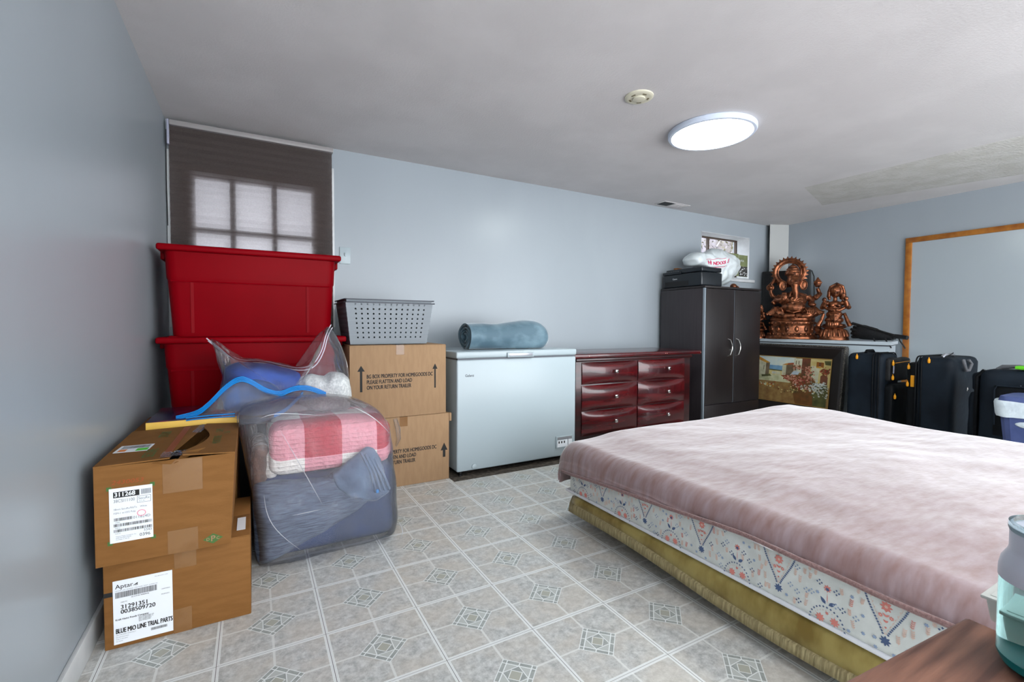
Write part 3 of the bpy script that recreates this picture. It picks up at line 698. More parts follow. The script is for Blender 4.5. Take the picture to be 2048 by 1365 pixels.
def basket(x0, x1, yf, yb, z0, z1, label, holes=True, content=True, mi='grey_plastic'):
    t = thing('laundry_basket', label, 'basket', ((x0+x1)/2, (yf+yb)/2, z0), 'nested grey plastic baskets on the upper carton')
    m = MB(); tp = .032
    nx, nz = 15, 9
    H = z1-z0
    def side(P, w, n, ndir):
        # P(u,z) -> point ; perforated wall of n x nz cells
        for j in range(nz):
            for i in range(n):
                u0, u1 = i/n, (i+1)/n; za, zb = z0+H*j/nz, z0+H*(j+1)/nz
                uc, zc = (u0+u1)/2, (za+zb)/2
                hole = 0 < i < n-1 and 0 < j < nz
                if not hole:
                    m.add([P(u0, za), P(u1, za), P(u1, zb), P(u0, zb)], [(0, 1, 2, 3)]); continue
                rz = H/nz*.20; ru = rz/w
                outer = [(u0, zc), (u0, zb), (uc, zb), (u1, zb), (u1, zc), (u1, za), (uc, za), (u0, za)]
                vv = [P(*q) for q in outer]
                for k in range(8):
                    a = PI-k*PI/4; vv.append(P(uc+ru*math.cos(a), zc+rz*math.sin(a)))
                m.add(vv, [(k, (k+1) % 8, 8+(k+1) % 8, 8+k) for k in range(8)])
    def ins(z): return tp*(1-(z-z0)/H)
    if holes:
        side(lambda u, z: Vector((x0+ins(z)+(x1-x0-2*ins(z))*u, yf+ins(z), z)), x1-x0, nx, 0)
        side(lambda u, z: Vector((x0+ins(z), yf+ins(z)+(yb-yf-2*ins(z))*u, z)), yb-yf, 9, 0)
        side(lambda u, z: Vector((x1-ins(z), yf+ins(z)+(yb-yf-2*ins(z))*u, z)), yb-yf, 9, 0)
        m.add([(x0+tp, yb-tp, z0), (x1-tp, yb-tp, z0), (x1, yb, z1), (x0, yb, z1)], [(0, 1, 2, 3)])
        m.add([(x0+tp, yf+tp, z0), (x1-tp, yf+tp, z0), (x1-tp, yb-tp, z0), (x0+tp, yb-tp, z0)], [(0, 1, 2, 3)])
        for k in range(1, nz*2):
            z = z0+H*k/(nz*2); i_ = ins(z)
            if k % 2 == 0:
                m.box(x0+i_-.001, x1-i_+.001, yf+i_-.0025, yf+i_+.001, z-.0018, z+.0018)
                m.box(x0+i_-.0025, x0+i_+.001, yf+i_, yb-i_, z-.0018, z+.0018)
    else:
        m.add([(x0+.01, yf+.01, z1-.05), (x1-.01, yf+.01, z1-.05), (x1-.01, yb-.01, z1-.05), (x0+.01, yb-.01, z1-.05),
               (x0, yf, z1), (x1, yf, z1), (x1, yb, z1), (x0, yb, z1)], [(0, 1, 5, 4), (1, 2, 6, 5), (2, 3, 7, 6), (3, 0, 4, 7), (0, 1, 2, 3)])
    m.build('body', mi, t, sharp=20)
    m = MB()
    e = .012
    m.box(x0-e, x1+e, yf-e, yf+.003, z1-.006, z1, bev=.0022); m.box(x0-e, x1+e, yb-.003, yb+e, z1-.006, z1, bev=.0022)
    m.box(x0-e, x0+.003, yf-e, yb+e, z1-.006, z1, bev=.0022); m.box(x1-.003, x1+e, yf-e, yb+e, z1-.006, z1, bev=.0022)
    m.build('rim', 'dark_grey_plastic', t)
    return t
bx0, bx1, byf, byb = .487, 1.035, 2.93, 3.30
basket(bx0, bx1, byf, byb, .897, 1.160, 'outer perforated grey basket standing on the carton, lowest rim of the nest')
basket(bx0+.004, bx1-.004, byf+.004, byb-.004, 1.12, 1.178, 'inner grey basket nested on top, its rim highest of the nest', holes=False)
m = MB(); softbox(m, bx0+.045, bx1-.045, byf+.045, byb-.045, .90, 1.11, r=.02, wr=.004, n=6)
tag(m.build('folded_cloth', 'basket_content', loc=(.76, 3.1, .90)), 'dark green cloth glimpsed through the holes of the grey basket', 'cloth')

# ================================================================== CHEST FREEZER + ROLLED BLANKET
t = thing('chest_freezer', 'white chest freezer with a rolled blanket on its lid', 'freezer', (1.66, 3.13, 0))
m = MB(); m.box(1.173, 2.147, 2.85, 3.42, .035, .786, bev=.010, seg=3)
m.text('Galanz', .024, face_negy(1.231, 2.8495, .673), 1, sx=1.0, bold=.0003)
m.build('body', ['white_enamel', 'black_ink'], t)
m = MB(); m.box(1.18, 2.14, 2.856, 3.41, .780, .80); m.build('gasket', 'gasket', t)
m = MB(); m.box(1.168, 2.15, 2.846, 3.43, .797, .842, bev=.009, seg=3); m.build('lid', 'white_enamel', t)
m = MB(); m.box(1.545, 1.762, 2.833, 2.85, .795, .829, bev=.004); m.box(1.56, 1.747, 2.8318, 2.834, .803, .823, mi=1, bev=.0008); m.build('lid_handle', ['white_enamel', 'steel'], t)
m = MB(); m.box(1.964, 2.118, 2.842, 2.851, .098, .190, bev=.003)
m.box(1.975, 2.108, 2.8405, 2.843, .108, .160, mi=1); m.box(1.975, 2.108, 2.8405, 2.843, .162, .182, mi=2)
for k in range(3): m.box(1.985+k*.024, 1.995+k*.024, 2.839, 2.841, .135, .152, mi=3)
m.box(2.068, 2.074, 2.839, 2.841, .115, .175, mi=2)
m.build('control_panel', ['white_enamel', 'label', 'steel', 'black_ink'], t)
m = MB(); m.lathe([(.018, 0), (.018, .008), (.012, .012), (.0, .012)], 20, mi=0, M=Matrix.Translation((1.297, 2.85, .062)) @ Matrix.Rotation(PI/2, 4, 'X'), cap=False); m.build('drain_plug', 'white_enamel', t)
for x in (1.21, 2.11):
    for y in (2.88, 3.38):
        m = MB(); m.lathe([(.014, 0), (.014, .01), (.010, .012), (.010, .037)], 14, (x, y, .003)); m.build('foot', 'black_rubber', t)

def rolled_blanket():
    m = MB()
    cx0, cx1, yc, zb = 1.335, 2.0, 3.10, .843
    turns = 3.6; npt = 110
    sp = []
    for k in range(npt):
        a = k/(npt-1)
        th = a*turns*2*PI+1.2
        r = .018+.082*a
        sp.append((th, r))
    th_ = .0095
    def prof(u, off):
        k = u*(npt-1); i = min(int(k), npt-2); f = k-i
        th = sp[i][0]*(1-f)+sp[i+1][0]*f; r = sp[i][1]*(1-f)+sp[i+1][1]*f+off
        return th, r
    def pt(u, x, off):
        th, r = prof(u, off)
        s = (x-cx0)/(cx1-cx0)
        big = 1.04+.26*math.exp(-((s-.74)/.2)**2)-.05*math.exp(-((s-.3)/.15)**2)
        end = 1.0-.28*max(0, (s-.88)/.12)**2
        ry = 1.25; rz = 1.02*big
        y = math.cos(th)*r*ry*end; z = math.sin(th)*r*rz*end
        nz = noise.noise(Vector((x*6, y*8, z*8)))*.012*(r/.1)
        y += nz; z += nz*.7
        z = max(z, -.088)
        lag = .02*noise.noise(Vector((th*.7, 0, 3)))*(1 if s < .5 else -1)
        return Vector((x+lag*(1-abs(2*s-1)*0), yc+y, zb+.091+z))
    nx = 26; vs_ = []; fs = []
    K = 150
    for j in range(nx+1):
        x = cx0+(cx1-cx0)*j/nx
        for k in range(K): vs_.append(pt(k/(K-1), x, th_*.9))
        for k in range(K): vs_.append(pt(k/(K-1), x, -th_*.2))
    for j in range(nx):
        a = j*2*K; b = (j+1)*2*K
        for k in range(K-1):
            fs.append((a+k, a+k+1, b+k+1, b+k)); fs.append((a+K+k, b+K+k, b+K+k+1, a+K+k+1))
        fs.append((a+K-1, a+2*K-1, b+2*K-1, b+K-1)); fs.append((a, b, b+K, a+K))
    mi0 = len(fs)
    m.add(vs_, fs, 0)
    cap = []
    for base in (0, nx*2*K):
        for k in range(K-1): cap.append((base+k, base+K+k, base+K+k+1, base+k+1))
    m.f += cap; m.mi += [1]*len(cap)
    o = m.build('rolled_blanket', ['teal_fleece', 'teal_dark'], loc=(1.66, 3.10, .843), sharp=60)
    tag(o, 'slate blue fleece blanket rolled up on the white freezer lid', 'blanket')
rolled_blanket()

# ================================================================== DRESSER
def dresser():
    t = thing('dresser', 'dark red mahogany dresser with six drawers between freezer and wardrobe', 'dresser', (2.9, 3.2, 0))
    yf = 2.95
    m = MB(); m.box(2.222, 3.535, yf, 3.5, .06, .755, bev=.004)
    m.box(2.24, 3.52, yf+.03, 3.48, .003, .062)
    m.build('carcass', 'mahogany_dark', t)
    m = MB(); m.box(2.19, 3.655, yf-.028, 3.53, .758, .795, bev=.009, seg=3)
    for x in (2.33, 3.18, 3.20, 3.64): m.box(x, x+.006, yf-.0295, yf-.027, .775, .779, mi=1)
    m.build('top', ['mahogany', 'peach'], t)
    m = MB(); m.box(2.216, 3.54, yf-.018, yf+.01, .732, .757, bev=.006); m.build('moulding', 'mahogany_dark', t)
    rows = ((.545, .728), (.337, .541), (.130, .333))
    for ci, (x0, x1) in enumerate(((2.275, 2.868), (2.876, 3.452))):
        for (z0, z1) in rows:
            m = MB()
            def fr(u, v, x0=x0, x1=x1, z0=z0, z1=z1):
                x = x0+.003+(x1-x0-.006)*u; z = z0+.003+(z1-z0-.006)*v
                bow = 1-(2*u-1)**2
                s = (2*v-1)
                lip = .034*bow*max(0, 1-abs(s)**5)
                y = yf-.006-lip-.006*(1-s*s)
                return Vector((x, y, z))
            NU, NV = 24, 20
            m.grid(fr, NU, NV)
            w = NU+1
            e = []
            def back(p): return Vector((p.x, yf+.004, p.z))
            edge = [fr(i/NU, 0) for i in range(NU+1)]+[fr(1, j/NV) for j in range(1, NV+1)]+[fr(i/NU, 1) for i in range(NU-1, -1, -1)]+[fr(0, j/NV) for j in range(NV-1, 0, -1)]
            n = len(edge); m.add(edge+[back(p) for p in edge], [(i, (i+1) % n, n+(i+1) % n, n+i) for i in range(n)])
            d = m.build('drawer', 'mahogany', t, sharp=40)
            kx = 2.588 if ci == 0 else 3.193; kz = {.545: .647, .337: .443, .130: .241}[z0]
            m = MB(); m.lathe([(.006, 0), (.006, .014), (.010, .016)], 12, M=Matrix.Translation((kx, yf-.045, kz)) @ Matrix.Rotation(PI/2, 4, 'X'), cap=False)
            m.box(kx-.0145, kx+.0145, yf-.073, yf-.060, kz-.0145, kz+.0145, bev=.005)
            m.build('knob', 'chrome', d)
dresser()

# ================================================================== WARDROBE
def wardrobe():
    x0, x1, yf, yb, zt = 3.785, 4.661, 3.0, 3.55, 1.41
    t = thing('wardrobe', 'tall espresso brown two door cabinet with printer and bag on top', 'cabinet', ((x0+x1)/2, 3.28, 0))
    m = MB(); m.box(x0, x1, yf+.022, yb, .0, zt-.022, bev=.002); m.build('body', 'espresso_side', t)
    m = MB(); m.box(x0-.004, x1+.006, yf-.004, yb, zt-.020, zt, bev=.002)
    m.build('top_panel', 'espresso', t)
    m = MB(); m.box(x0-.001, x0+.017, yf+.0, yf+.021, .0, zt-.022, bev=.001); m.build('edge_strip', 'edge_band', t)
    xm = 4.236
    for xa, xb, hx, d in ((x0+.022, xm-.006, 4.14, 1), (xm+.006, x1-.002, 4.268, 1)):
        m = MB(); m.box(xa, xb, yf, yf+.018, .256, zt-.026, bev=.002); dr = m.build('door', 'espresso', t)
        m = MB()
        pts = [(hx, yf, .893), (hx+.004, yf-.018, .885)]
        for k in range(9):
            a = k/8; pts.append((hx+.004+.030*math.sin(PI*a), yf-.026, .882-.148*a))
        pts += [(hx+.004, yf-.018, .731), (hx, yf, .723)]
        m.tube(pts, .0055, 8); m.build('handle', 'chrome', dr)
        m = MB(); m.lathe([(.004, 0), (.004, .002), (0, .002)], 10, M=Matrix.Translation((hx-.03 if hx < 4.2 else hx+.0, yf, .69)) @ Matrix.Rotation(PI/2, 4, 'X'), cap=False); m.build('screw', 'chrome', dr)
    m = MB(); m.box(x0+.022, x1-.002, yf, yf+.018, .02, .246, bev=.002); m.build('drawer', 'espresso', t)
    m = MB(); m.box(xm-.004, xm+.004, yf+.006, yf+.022, .25, zt-.03); m.build('centre_strip', 'edge_band', t)
wardrobe()
def printer():
    t = thing('printer', 'black inkjet printer on the near corner of the tall cabinet', 'printer', (3.94, 3.28, 1.41))
    m = MB(); m.box(3.79, 4.10, 3.045, 3.53, 1.412, 1.550, bev=.016, seg=3)
    m.box(3.7885, 3.792, 3.20, 3.50, 1.425, 1.475, mi=1)
    M = face_negx(3.789, 3.40, 1.492); m.text('Canon', .022, M, 2, bold=.0004)
    m.build('body', ['printer', 'black_rubber', 'white_print'], t)
    m = MB(); m.box(3.80, 4.095, 3.05, 3.50, 1.553, 1.600, bev=.012, seg=3); m.build('scanner_lid', 'printer', t)
    m = MB(); m.box(3.786, 3.83, 3.30, 3.53, 1.548, 1.576, bev=.006)
    for k in range(6): m.box(3.792+.003, 3.80, 3.33+k*.028, 3.342+k*.028, 1.5755, 1.5775, mi=1)
    m.build('button_panel', ['printer', 'white_print'], t)
printer()
m = MB(); m.box(3.97, 4.05, 3.505, 3.55, 1.411, 1.64, bev=.003, M=None)
tag(m.build('small_wooden_box', 'p_shut', loc=(4.0, 3.52, 1.411)), 'small brown wooden block standing behind the printer', 'box')
def shop_bag():
    Y = 3.30
    ol = [(1398, 508), (1412, 503), (1421, 499), (1432, 498), (1442, 502), (1450, 508), (1460, 513), (1469, 519), (1472, 530), (1469, 544), (1462, 555), (1452, 564), (1444, 572), (1425, 574), (1410, 572), (1407, 550), (1404, 536), (1394, 533), (1394, 520)]
    m = MB(); pillow(m, [aty(x, y, Y) for x, y in ol], Y, Y-.15, Y+.15, wr=.040, wf=8, rings=18, dens=130, seed=4, p=3)
    ol = [(1378, 520), (1383, 509), (1392, 504), (1400, 506), (1405, 516), (1403, 529), (1396, 534), (1384, 532)]
    pillow(m, [aty(x, y, Y-.06) for x, y in ol], Y-.04, Y-.15, Y+.06, wr=.02, wf=12, rings=10, dens=60, seed=2)
    from mathutils.bvhtree import BVHTree
    bv = BVHTree.FromPolygons(m.v, m.f)
    C = aty(1437, 537, Y-.165); L = MB()
    F = face_negy(C.x+.022, Y-.3, C.z+.044) @ Matrix.Rotation(.10, 4, 'Z')
    for i, ch in enumerate('HINDOOIS'):
        u = (i-3.5)/3.5
        L.text(ch, .048 if i not in (0, 7) else .056, F @ Matrix.Translation((u*.098+.016, .014*u*u-.004, 0)), 1, sx=.78, bold=.0016)
    L.tube([F @ Vector((-.10+.02*k, .058+.005*math.sin(k*1.3), 0)) for k in range(11)], .0022, 5, mi=1)
    L.tube([F @ Vector((-.08+.02*k, -.030+.004*math.sin(k*1.7), 0)) for k in range(9)], .0018, 5, mi=1)
    for v in L.v:
        h = bv.ray_cast(Vector((v.x, Y-.5, v.z)), Vector((0, 1, 0)))
        if h[0] is not None: v.y = h[0].y-.0022
    m.add(L.v, L.f, 1)
    o = m.build('plastic_bag', ['bag_white', 'pink_print'], loc=(4.2, Y, 1.41), sharp=80)
    tag(o, 'stuffed white plastic shopping bag with crimson lettering behind the printer', 'bag')
shop_bag()
def booklet():
    t = thing('leaflet', 'olive green folded leaflet standing in the small window recess', 'leaflet', (5.1, 3.60, 1.607))
    m = MB(); m.box(4.90, 5.125, 3.592, 3.5945, 1.625, 1.89)
    for k in range(14): m.box(5.0, 5.11, 3.5912, 3.592, 1.64+k*.012, 1.642+k*.012, mi=1)
    m.build('left_page', ['olive', 'p_green'], t)
    m = MB(); m.box(5.128, 5.295, 3.590, 3.5925, 1.622, 1.882); m.box(5.13, 5.293, 3.5892, 3.59, 1.625, 1.745, mi=1)
    for k in range(16):
        x = 5.14+random.random()*.14; z = 1.63+random.random()*.09
        m.box(x, x+.014, 3.5884, 3.5892, z, z+.012, mi=2)
    M = face_negy(5.155, 3.5895, 1.80); m.text('VISA', .036, M, 2, sx=1)
    m.build('cover', ['olive', 'dark_photo', 'white_print'], t)
booklet()
m = MB()
for k in range(7):
    a = k*.45; m.ell((4.52+.028*math.cos(a+1)*1.6, 3.2+.02*math.sin(a*2), 1.425+.022*abs(math.sin(a))), (.03, .026, .028), n=12, m=8)
tag(m.build('copper_ornament', 'copper', loc=(4.52, 3.2, 1.41)), 'small copper ornament lying on the right end of the tall cabinet top', 'ornament')
m = MB(); m.box(4.61, 4.70, 3.15, 3.35, 1.411, 1.43, bev=.003); tag(m.build('glass_tray', 'glass', loc=(4.65, 3.25, 1.411)), 'small clear tray on the edge of the tall cabinet', 'tray')

# ================================================================== WHITE SIDEBOARD ALONG THE RIGHT WALL AND WHAT STANDS ON IT
SBX, SBZ = 5.32, .874
t = thing('sideboard', 'low white laminate sideboard under the copper statues along the right wall', 'sideboard', (5.62, 2.85, 0))
def slab(m, P_, z0, z1):
    n = len(P_); m.add([(x, y, z) for z in (z0, z1) for x, y in P_], [tuple(range(n-1, -1, -1)), tuple(range(n, 2*n))]+[(i, (i+1) % n, (i+1) % n+n, i+n) for i in range(n)])
m = MB(); slab(m, [(SBX, 2.11), (5.86, 2.265), (5.86, 3.59), (SBX, 3.59)], SBZ-.032, SBZ); m.build('top', 'white_lam', t)
m = MB(); slab(m, [(SBX+.02, 2.13), (5.86, 2.285), (5.86, 3.585), (SBX+.02, 3.585)], 0, SBZ-.045); m.build('body', 'white_lam', t)
m = MB(); slab(m, [(SBX+.03, 2.14), (5.85, 2.29), (5.85, 3.58), (SBX+.03, 3.58)], SBZ-.046, SBZ-.031); m.build('shadow_gap', 'gasket', t)
m = MB(); m.box(SBX+.004, SBX+.021, 2.13, 2.78, .10, SBZ-.09, bev=.002); m.build('door', 'white_lam', t)
m = MB(); m.box(SBX+.004, SBX+.021, 2.79, 3.44, .10, SBZ-.09, bev=.002); m.build('door', 'white_lam', t)

def statue_frame(px, D, z):
    """local frame: x to the right as seen from the room, y away, z up"""
    d = _ray(px, 650); d.z = 0; d.normalize()
    r = Vector((d.y, -d.x, 0))
    P = Vector((0, 0, 0))+_ray(px, 650)*(D/_ray(px, 650).dot(_fwd)); P.z = z
    return Matrix(((r.x, d.x, 0, P.x), (r.y, d.y, 0, P.y), (0, 0, 1, z), (0, 0, 0, 1))), P
def remesh(o, v, smooth=2):
    r = o.modifiers.new('r', 'REMESH'); r.mode = 'VOXEL'; r.voxel_size = v; r.use_smooth_shade = True
    if smooth:
        s = o.modifiers.new('s', 'SMOOTH'); s.iterations = smooth; s.factor = .5
def elephant_statue():
    M, P = statue_frame(1586, 5.43, SBZ)
    k = .00078
    cx0, cy0 = 425, 1268
    S = lambda x, y, d=0: Vector(((x-cx0)*k, d*k, (cy0-y)*k))
    t = thing('statue', 'large seated elephant headed deity statue in copper colour with a rayed halo', 'statue', P)
    # pedestal
    m = MB()
    pr = [(345, 1268), (352, 1255), (345, 1225), (318, 1205), (300, 1190), (292, 1170), (286, 1090), (280, 1060), (300, 1045), (305, 1015), (285, 1000), (296, 985), (296, 965), (270, 955)]
    m.lathe([(r*k, (cy0-y)*k) for r, y in pr], 56, S(410, cy0)[:2]+(0,), M=M, sy=.72)
    pc = S(410, cy0)
    for n_, y, rr, rx, rz in ((26, 1195, 318, 17, 22), (24, 1030, 300, 20, 18), (14, 1120, 284, 30, 45)):
        for i in range(n_):
            a = 2*PI*i/n_
            c = Vector((pc.x+math.cos(a)*rr*k, math.sin(a)*rr*k*.72, (cy0-y)*k))
            m.ell(c, (rx*k, rx*k*.7, rz*k), M=M, n=10, m=8, rot=Matrix.Rotation(a+PI/2, 3, 'Z'))
            if rz == 45: m.ell(c+Vector((math.cos(a)*8*k, math.sin(a)*8*k, rz*k*.7)), 14*k, M=M, n=8, m=6)
    m.build('pedestal', 'copper', t, sharp=60)
    # halo
    m = MB(); hc = (362, 268)
    pts = []
    for i in range(49):
        a = 2*PI*i/48; pts.append(S(hc[0]+188*math.cos(a), hc[1]-188*math.sin(a), 62))
    m.tube(pts, 34*k, 8, M=M); 
    pts = [S(hc[0]+150*math.cos(2*PI*i/48), hc[1]-150*math.sin(2*PI*i/48), 48) for i in range(49)]; m.tube(pts, 14*k, 8, M=M)
    for i in range(27):
        a = 2*PI*i/27+.06
        if -2.1 < (a if a < PI else a-2*PI) < -1.0: continue
        ux, uz = math.cos(a), math.sin(a)
        q = lambda r, w, d: S(hc[0]+r*ux-w*uz, hc[1]-(r*uz+w*ux), d)
        m.add([q(208, -21, 50), q(208, 21, 50), q(252, 0, 62), q(208, -21, 76), q(208, 21, 76)], [(0, 1, 2), (3, 2, 4), (0, 2, 3), (1, 4, 2), (0, 3, 4, 1)], M=M)
    m.build('halo', 'copper', t, sharp=40)
    # body
    m = MB()
    E = lambda x, y, d, rx, ry, rz, **kw: m.ell(S(x, y, d), (rx*k, ry*k, rz*k), M=M, **kw)
    Tb = lambda pts, rs: m.tube([S(*p) for p in pts], [r*k for r in rs], 12, M=M)
    E(425, 800, -80, 160, 140, 112); E(420, 700, -30, 178, 125, 118); E(418, 640, 0, 200, 92, 74)
    Tb([(330, 850, -195), (425, 880, -222), (520, 850, -195)], [9, 10, 9]); Tb([(310, 760, -150), (400, 735, -205), (540, 690, -120)], [7, 8, 7])
    E(420, 950, 0, 290, 190, 40)
    E(425, 400, -20, 96, 100, 105); E(422, 325, -10, 92, 84, 66)                       # head
    m.lathe([(98*k, -16*k), (106*k, 6*k), (96*k, 30*k), (100*k, 42*k), (80*k, 62*k), (84*k, 76*k), (62*k, 98*k), (64*k, 110*k), (40*k, 128*k), (18*k, 144*k), (4*k, 160*k)], 20, S(405, 300, 0), M=M)   # crown
    for q in range(10): E(400+86*math.cos(q*PI/5), 285, 80*math.sin(q*PI/5)*.9, 16, 16, 18, n=8, m=6)
    Tb([(430, 400, -90), (436, 470, -118), (442, 540, -122), (452, 610, -128), (455, 668, -135), (430, 700, -140), (398, 694, -140), (392, 664, -140), (412, 650, -140)],
       [56, 50, 42, 35, 30, 27, 24, 20, 15])
    for q in range(5): E(431+q*4, 430+q*34, -150+q*2-(0), 40-q*3, 14, 7, n=10, m=6)
    rotL = Matrix.Rotation(-.2, 3, 'Y')
    m.ell(S(282, 468, -10), (48*k, 18*k, 78*k), M=M, rot=Matrix.Rotation(-.12, 3, 'Y')); m.ell(S(548, 470, -10), (42*k, 18*k, 74*k), M=M, rot=Matrix.Rotation(.15, 3, 'Y'))
    for sx_, xx in ((-1, 282), (1, 548)):
        pts = [S(xx+44*math.cos(a*PI/8), 468-72*math.sin(a*PI/8), -26) for a in range(17)]; m.tube(pts, 8*k, 6, M=M)
    Tb([(400, 560, -90), (380, 600, -120), (372, 640, -130)], [16, 12, 6])            # tusk
    E(385, 405, -96, 12, 10, 9); E(478, 405, -96, 12, 10, 9)
    Tb([(250, 640, 10), (190, 700, 0), (150, 740, -20)], [50, 42, 34])                # arms
    Tb([(600, 640, 10), (650, 700, 0), (660, 770, -40)], [50, 42, 34])
    Tb([(250, 640, -10), (210, 690, -60), (250, 700, -110), (300, 670, -140)], [55, 46, 40, 34])
    E(305, 650, -150, 42, 20, 55)
    for q in range(4): Tb([(282+q*15, 620, -152), (280+q*16, 590, -150), (280+q*17, 575, -142)], [9, 8, 6])
    Tb([(640, 740, -30), (670, 765, -80), (655, 765, -120)], [42, 34, 34]); E(660, 765, -125, 50, 30, 30)
    Tb([(200, 660, 20), (150, 620, 20), (128, 570, 10), (118, 530, 5)], [42, 34, 26, 22])
    E(116, 490, 0, 56, 20, 52); Tb([(118, 450, 0), (150, 400, 20), (172, 350, 40)], [26, 20, 22])
    E(116, 490, -14, 34, 20, 32); E(116, 490, -22, 14, 18, 14)
    Tb([(630, 680, 20), (700, 660, 20), (752, 610, 10), (735, 560, 5), (720, 520, 0)], [42, 36, 30, 26, 24])
    for q in range(3): Tb([(700+q*22, 660-q*20, 20), (712+q*22, 640-q*20, -24)], [40-q*4, 34-q*4])
    m.add([S(722, 350, 0), S(782, 440, -10), S(750, 510, 0), S(692, 510, 0), S(662, 440, -10), S(722, 440, -34), S(722, 440, 24)],
          [(0, 1, 5), (1, 2, 5), (2, 3, 5), (3, 4, 5), (4, 0, 5), (0, 6, 1), (1, 6, 2), (2, 6, 3), (3, 6, 4), (4, 6, 0)], M=M)
    E(722, 470, -18, 30, 16, 30)
    Tb([(330, 850, -60), (235, 840, -90), (205, 895, -110), (320, 928, -170), (440, 920, -180)], [58, 66, 58, 42, 34])     # legs
    Tb([(530, 870, -60), (640, 865, -90), (690, 895, -110), (600, 928, -160), (490, 930, -175)], [58, 66, 56, 44, 36])
    E(490, 915, -195, 50, 34, 26)
    for q in range(5): E(465+q*17, 930, -225, 9, 14, 10, n=8, m=6)
    for q in range(4):                                                                  # draped folds
        Tb([(180+q*14, 780, 20), (140+q*14, 850, 10), (72+q*34, 905+q*6, 0)], [16, 24, 30])
        Tb([(690-q*10, 790, 20), (740-q*14, 850, 10), (805-q*34, 885+q*16, 0)], [16, 24, 30])
    for q in range(7): Tb([(300-q*10, 640+q*6, -70), (400, 740+q*3, -110+q), (540+q*8, 640+q*6, -70)], [7, 7, 7]) if q % 3 == 0 else None
    for q in range(5): Tb([(190+q*18, 790+q*10, -150+q*4), (190+q*22, 860, -185), (240+q*22, 905, -195)], [8, 8, 6])
    for q in range(5): Tb([(560+q*26, 800, -150), (600+q*24, 860, -190), (590+q*20, 905, -180)], [8, 8, 6])
    E(425, 790, -172, 14, 6, 12)
    o = m.build('figure', 'copper', t); remesh(o, .0045, 1)
    m = MB(); m.ell(S(740, 1130, -120), (38*k, 34*k, 70*k), M=M)
    for q in range(4): m.ell(S(740, 1080+q*32, -135), (46*k, 36*k, 16*k), M=M)
    o = m.build('attendant_mouse', 'copper', t)
elephant_statue()
def lady_statue(px, D, k, label, cut=None):
    M, P = statue_frame(px, D, SBZ)
    cx0, cy0 = 1030, 1275
    S = lambda x, y, d=0: Vector(((x-cx0)*k, d*k, (cy0-y)*k))
    t = thing('statue', label, 'statue', P)
    m = MB()
    pr = [(188, 1275), (190, 1262), (180, 1235), (168, 1200), (150, 1150), (140, 1120), (118, 1105), (150, 1092), (158, 1070), (120, 1050)]
    m.lathe([(r*k, (cy0-y)*k) for r, y in pr], 48, (0, 0, 0), M=M, sy=.85)
    for i in range(16):
        a = 2*PI*i/16
        pts = [Vector((math.cos(a)*r*k, math.sin(a)*r*k*.85, (cy0-y)*k)) for r, y in ((176, 1225), (166, 1185), (148, 1140), (132, 1118))]
        m.tube(pts, [14*k, 20*k, 17*k, 9*k], 8, M=M)
    m.build('pedestal', 'copper', t, sharp=60)
    m = MB()
    E = lambda x, y, d, rx, ry, rz, **kw: m.ell(S(x, y, d), (rx*k, ry*k, rz*k), M=M, **kw)
    Tb = lambda pts, rs: m.tube([S(*p) for p in pts], [r*k for r in rs], 12, M=M)
    E(1030, 1060, 0, 150, 125, 40)
    for q in range(9):
        a = q/8*PI; E(1030-60*math.cos(a)*1.2-20, 1035+10*math.sin(a), -105-25*math.sin(a), 14, 24, 44, n=8, m=8)
    E(1030, 980, 0, 120, 100, 60); E(1030, 900, 0, 104, 84, 70); E(1035, 810, 0, 92, 66, 90); E(1035, 745, -10, 96, 66, 48)
    E(1000, 765, -50, 36, 30, 34); E(1075, 765, -50, 36, 30, 34)
    Tb([(1035, 700, 0), (1035, 650, 0)], [30, 26])
    E(1035, 575, -10, 62, 64, 78); E(1050, 540, 20, 98, 70, 100)
    Tb([(960, 640, 0), (955, 560, -10), (975, 490, -20), (1050, 445, -20), (1120, 485, -20), (1142, 560, -10), (1135, 650, 0)], [16, 20, 20, 20, 20, 20, 16])
    E(1040, 545, -40, 66, 50, 70)
    Tb([(1120, 560, 20), (1130, 620, 20), (1110, 680, 20)], [44, 42, 26]); Tb([(965, 560, 30), (955, 630, 20), (970, 680, 20)], [26, 26, 18])
    E(1018, 560, -70, 10, 8, 6); E(1056, 560, -70, 10, 8, 6); E(1037, 590, -76, 9, 14, 16); E(1037, 618, -70, 16, 8, 6)
    Tb([(960, 730, 0), (905, 740, -10), (880, 800, -30), (905, 770, -70), (915, 715, -90)], [42, 42, 34, 30, 26])
    Tb([(1110, 730, 0), (1175, 740, -10), (1200, 800, -30), (1175, 770, -70), (1160, 700, -90)], [42, 42, 34, 30, 26])
    E(905, 680, -90, 30, 24, 34); E(1165, 670, -90, 32, 24, 34)
    Tb([(925, 800, -30), (1000, 840, -70), (1035, 830, -90)], [26, 24, 26]); Tb([(1150, 800, -30), (1080, 840, -70), (1040, 830, -90)], [26, 24, 26])
    Tb([(900, 880, -20), (875, 980, -30), (830, 1075, -40)], [20, 26, 34]); Tb([(1150, 880, -20), (1185, 980, -30), (1225, 1070, -40)], [20, 26, 34])
    for q in range(5): Tb([(960+q*8, 880+q*22, -70-q*6), (1030, 905+q*24, -95-q*6), (1110-q*8, 880+q*22, -70-q*6)], [7, 8, 7])
    o = m.build('figure', 'copper', t); remesh(o, .0042, 1)
    return t
lady_statue(1668, 5.10, .00074, 'smaller copper statue of a seated lady with raised hands beside the elephant statue')
lady_statue(1514, 5.64, .00050, 'small copper statue mostly hidden behind the tall cabinet edge')

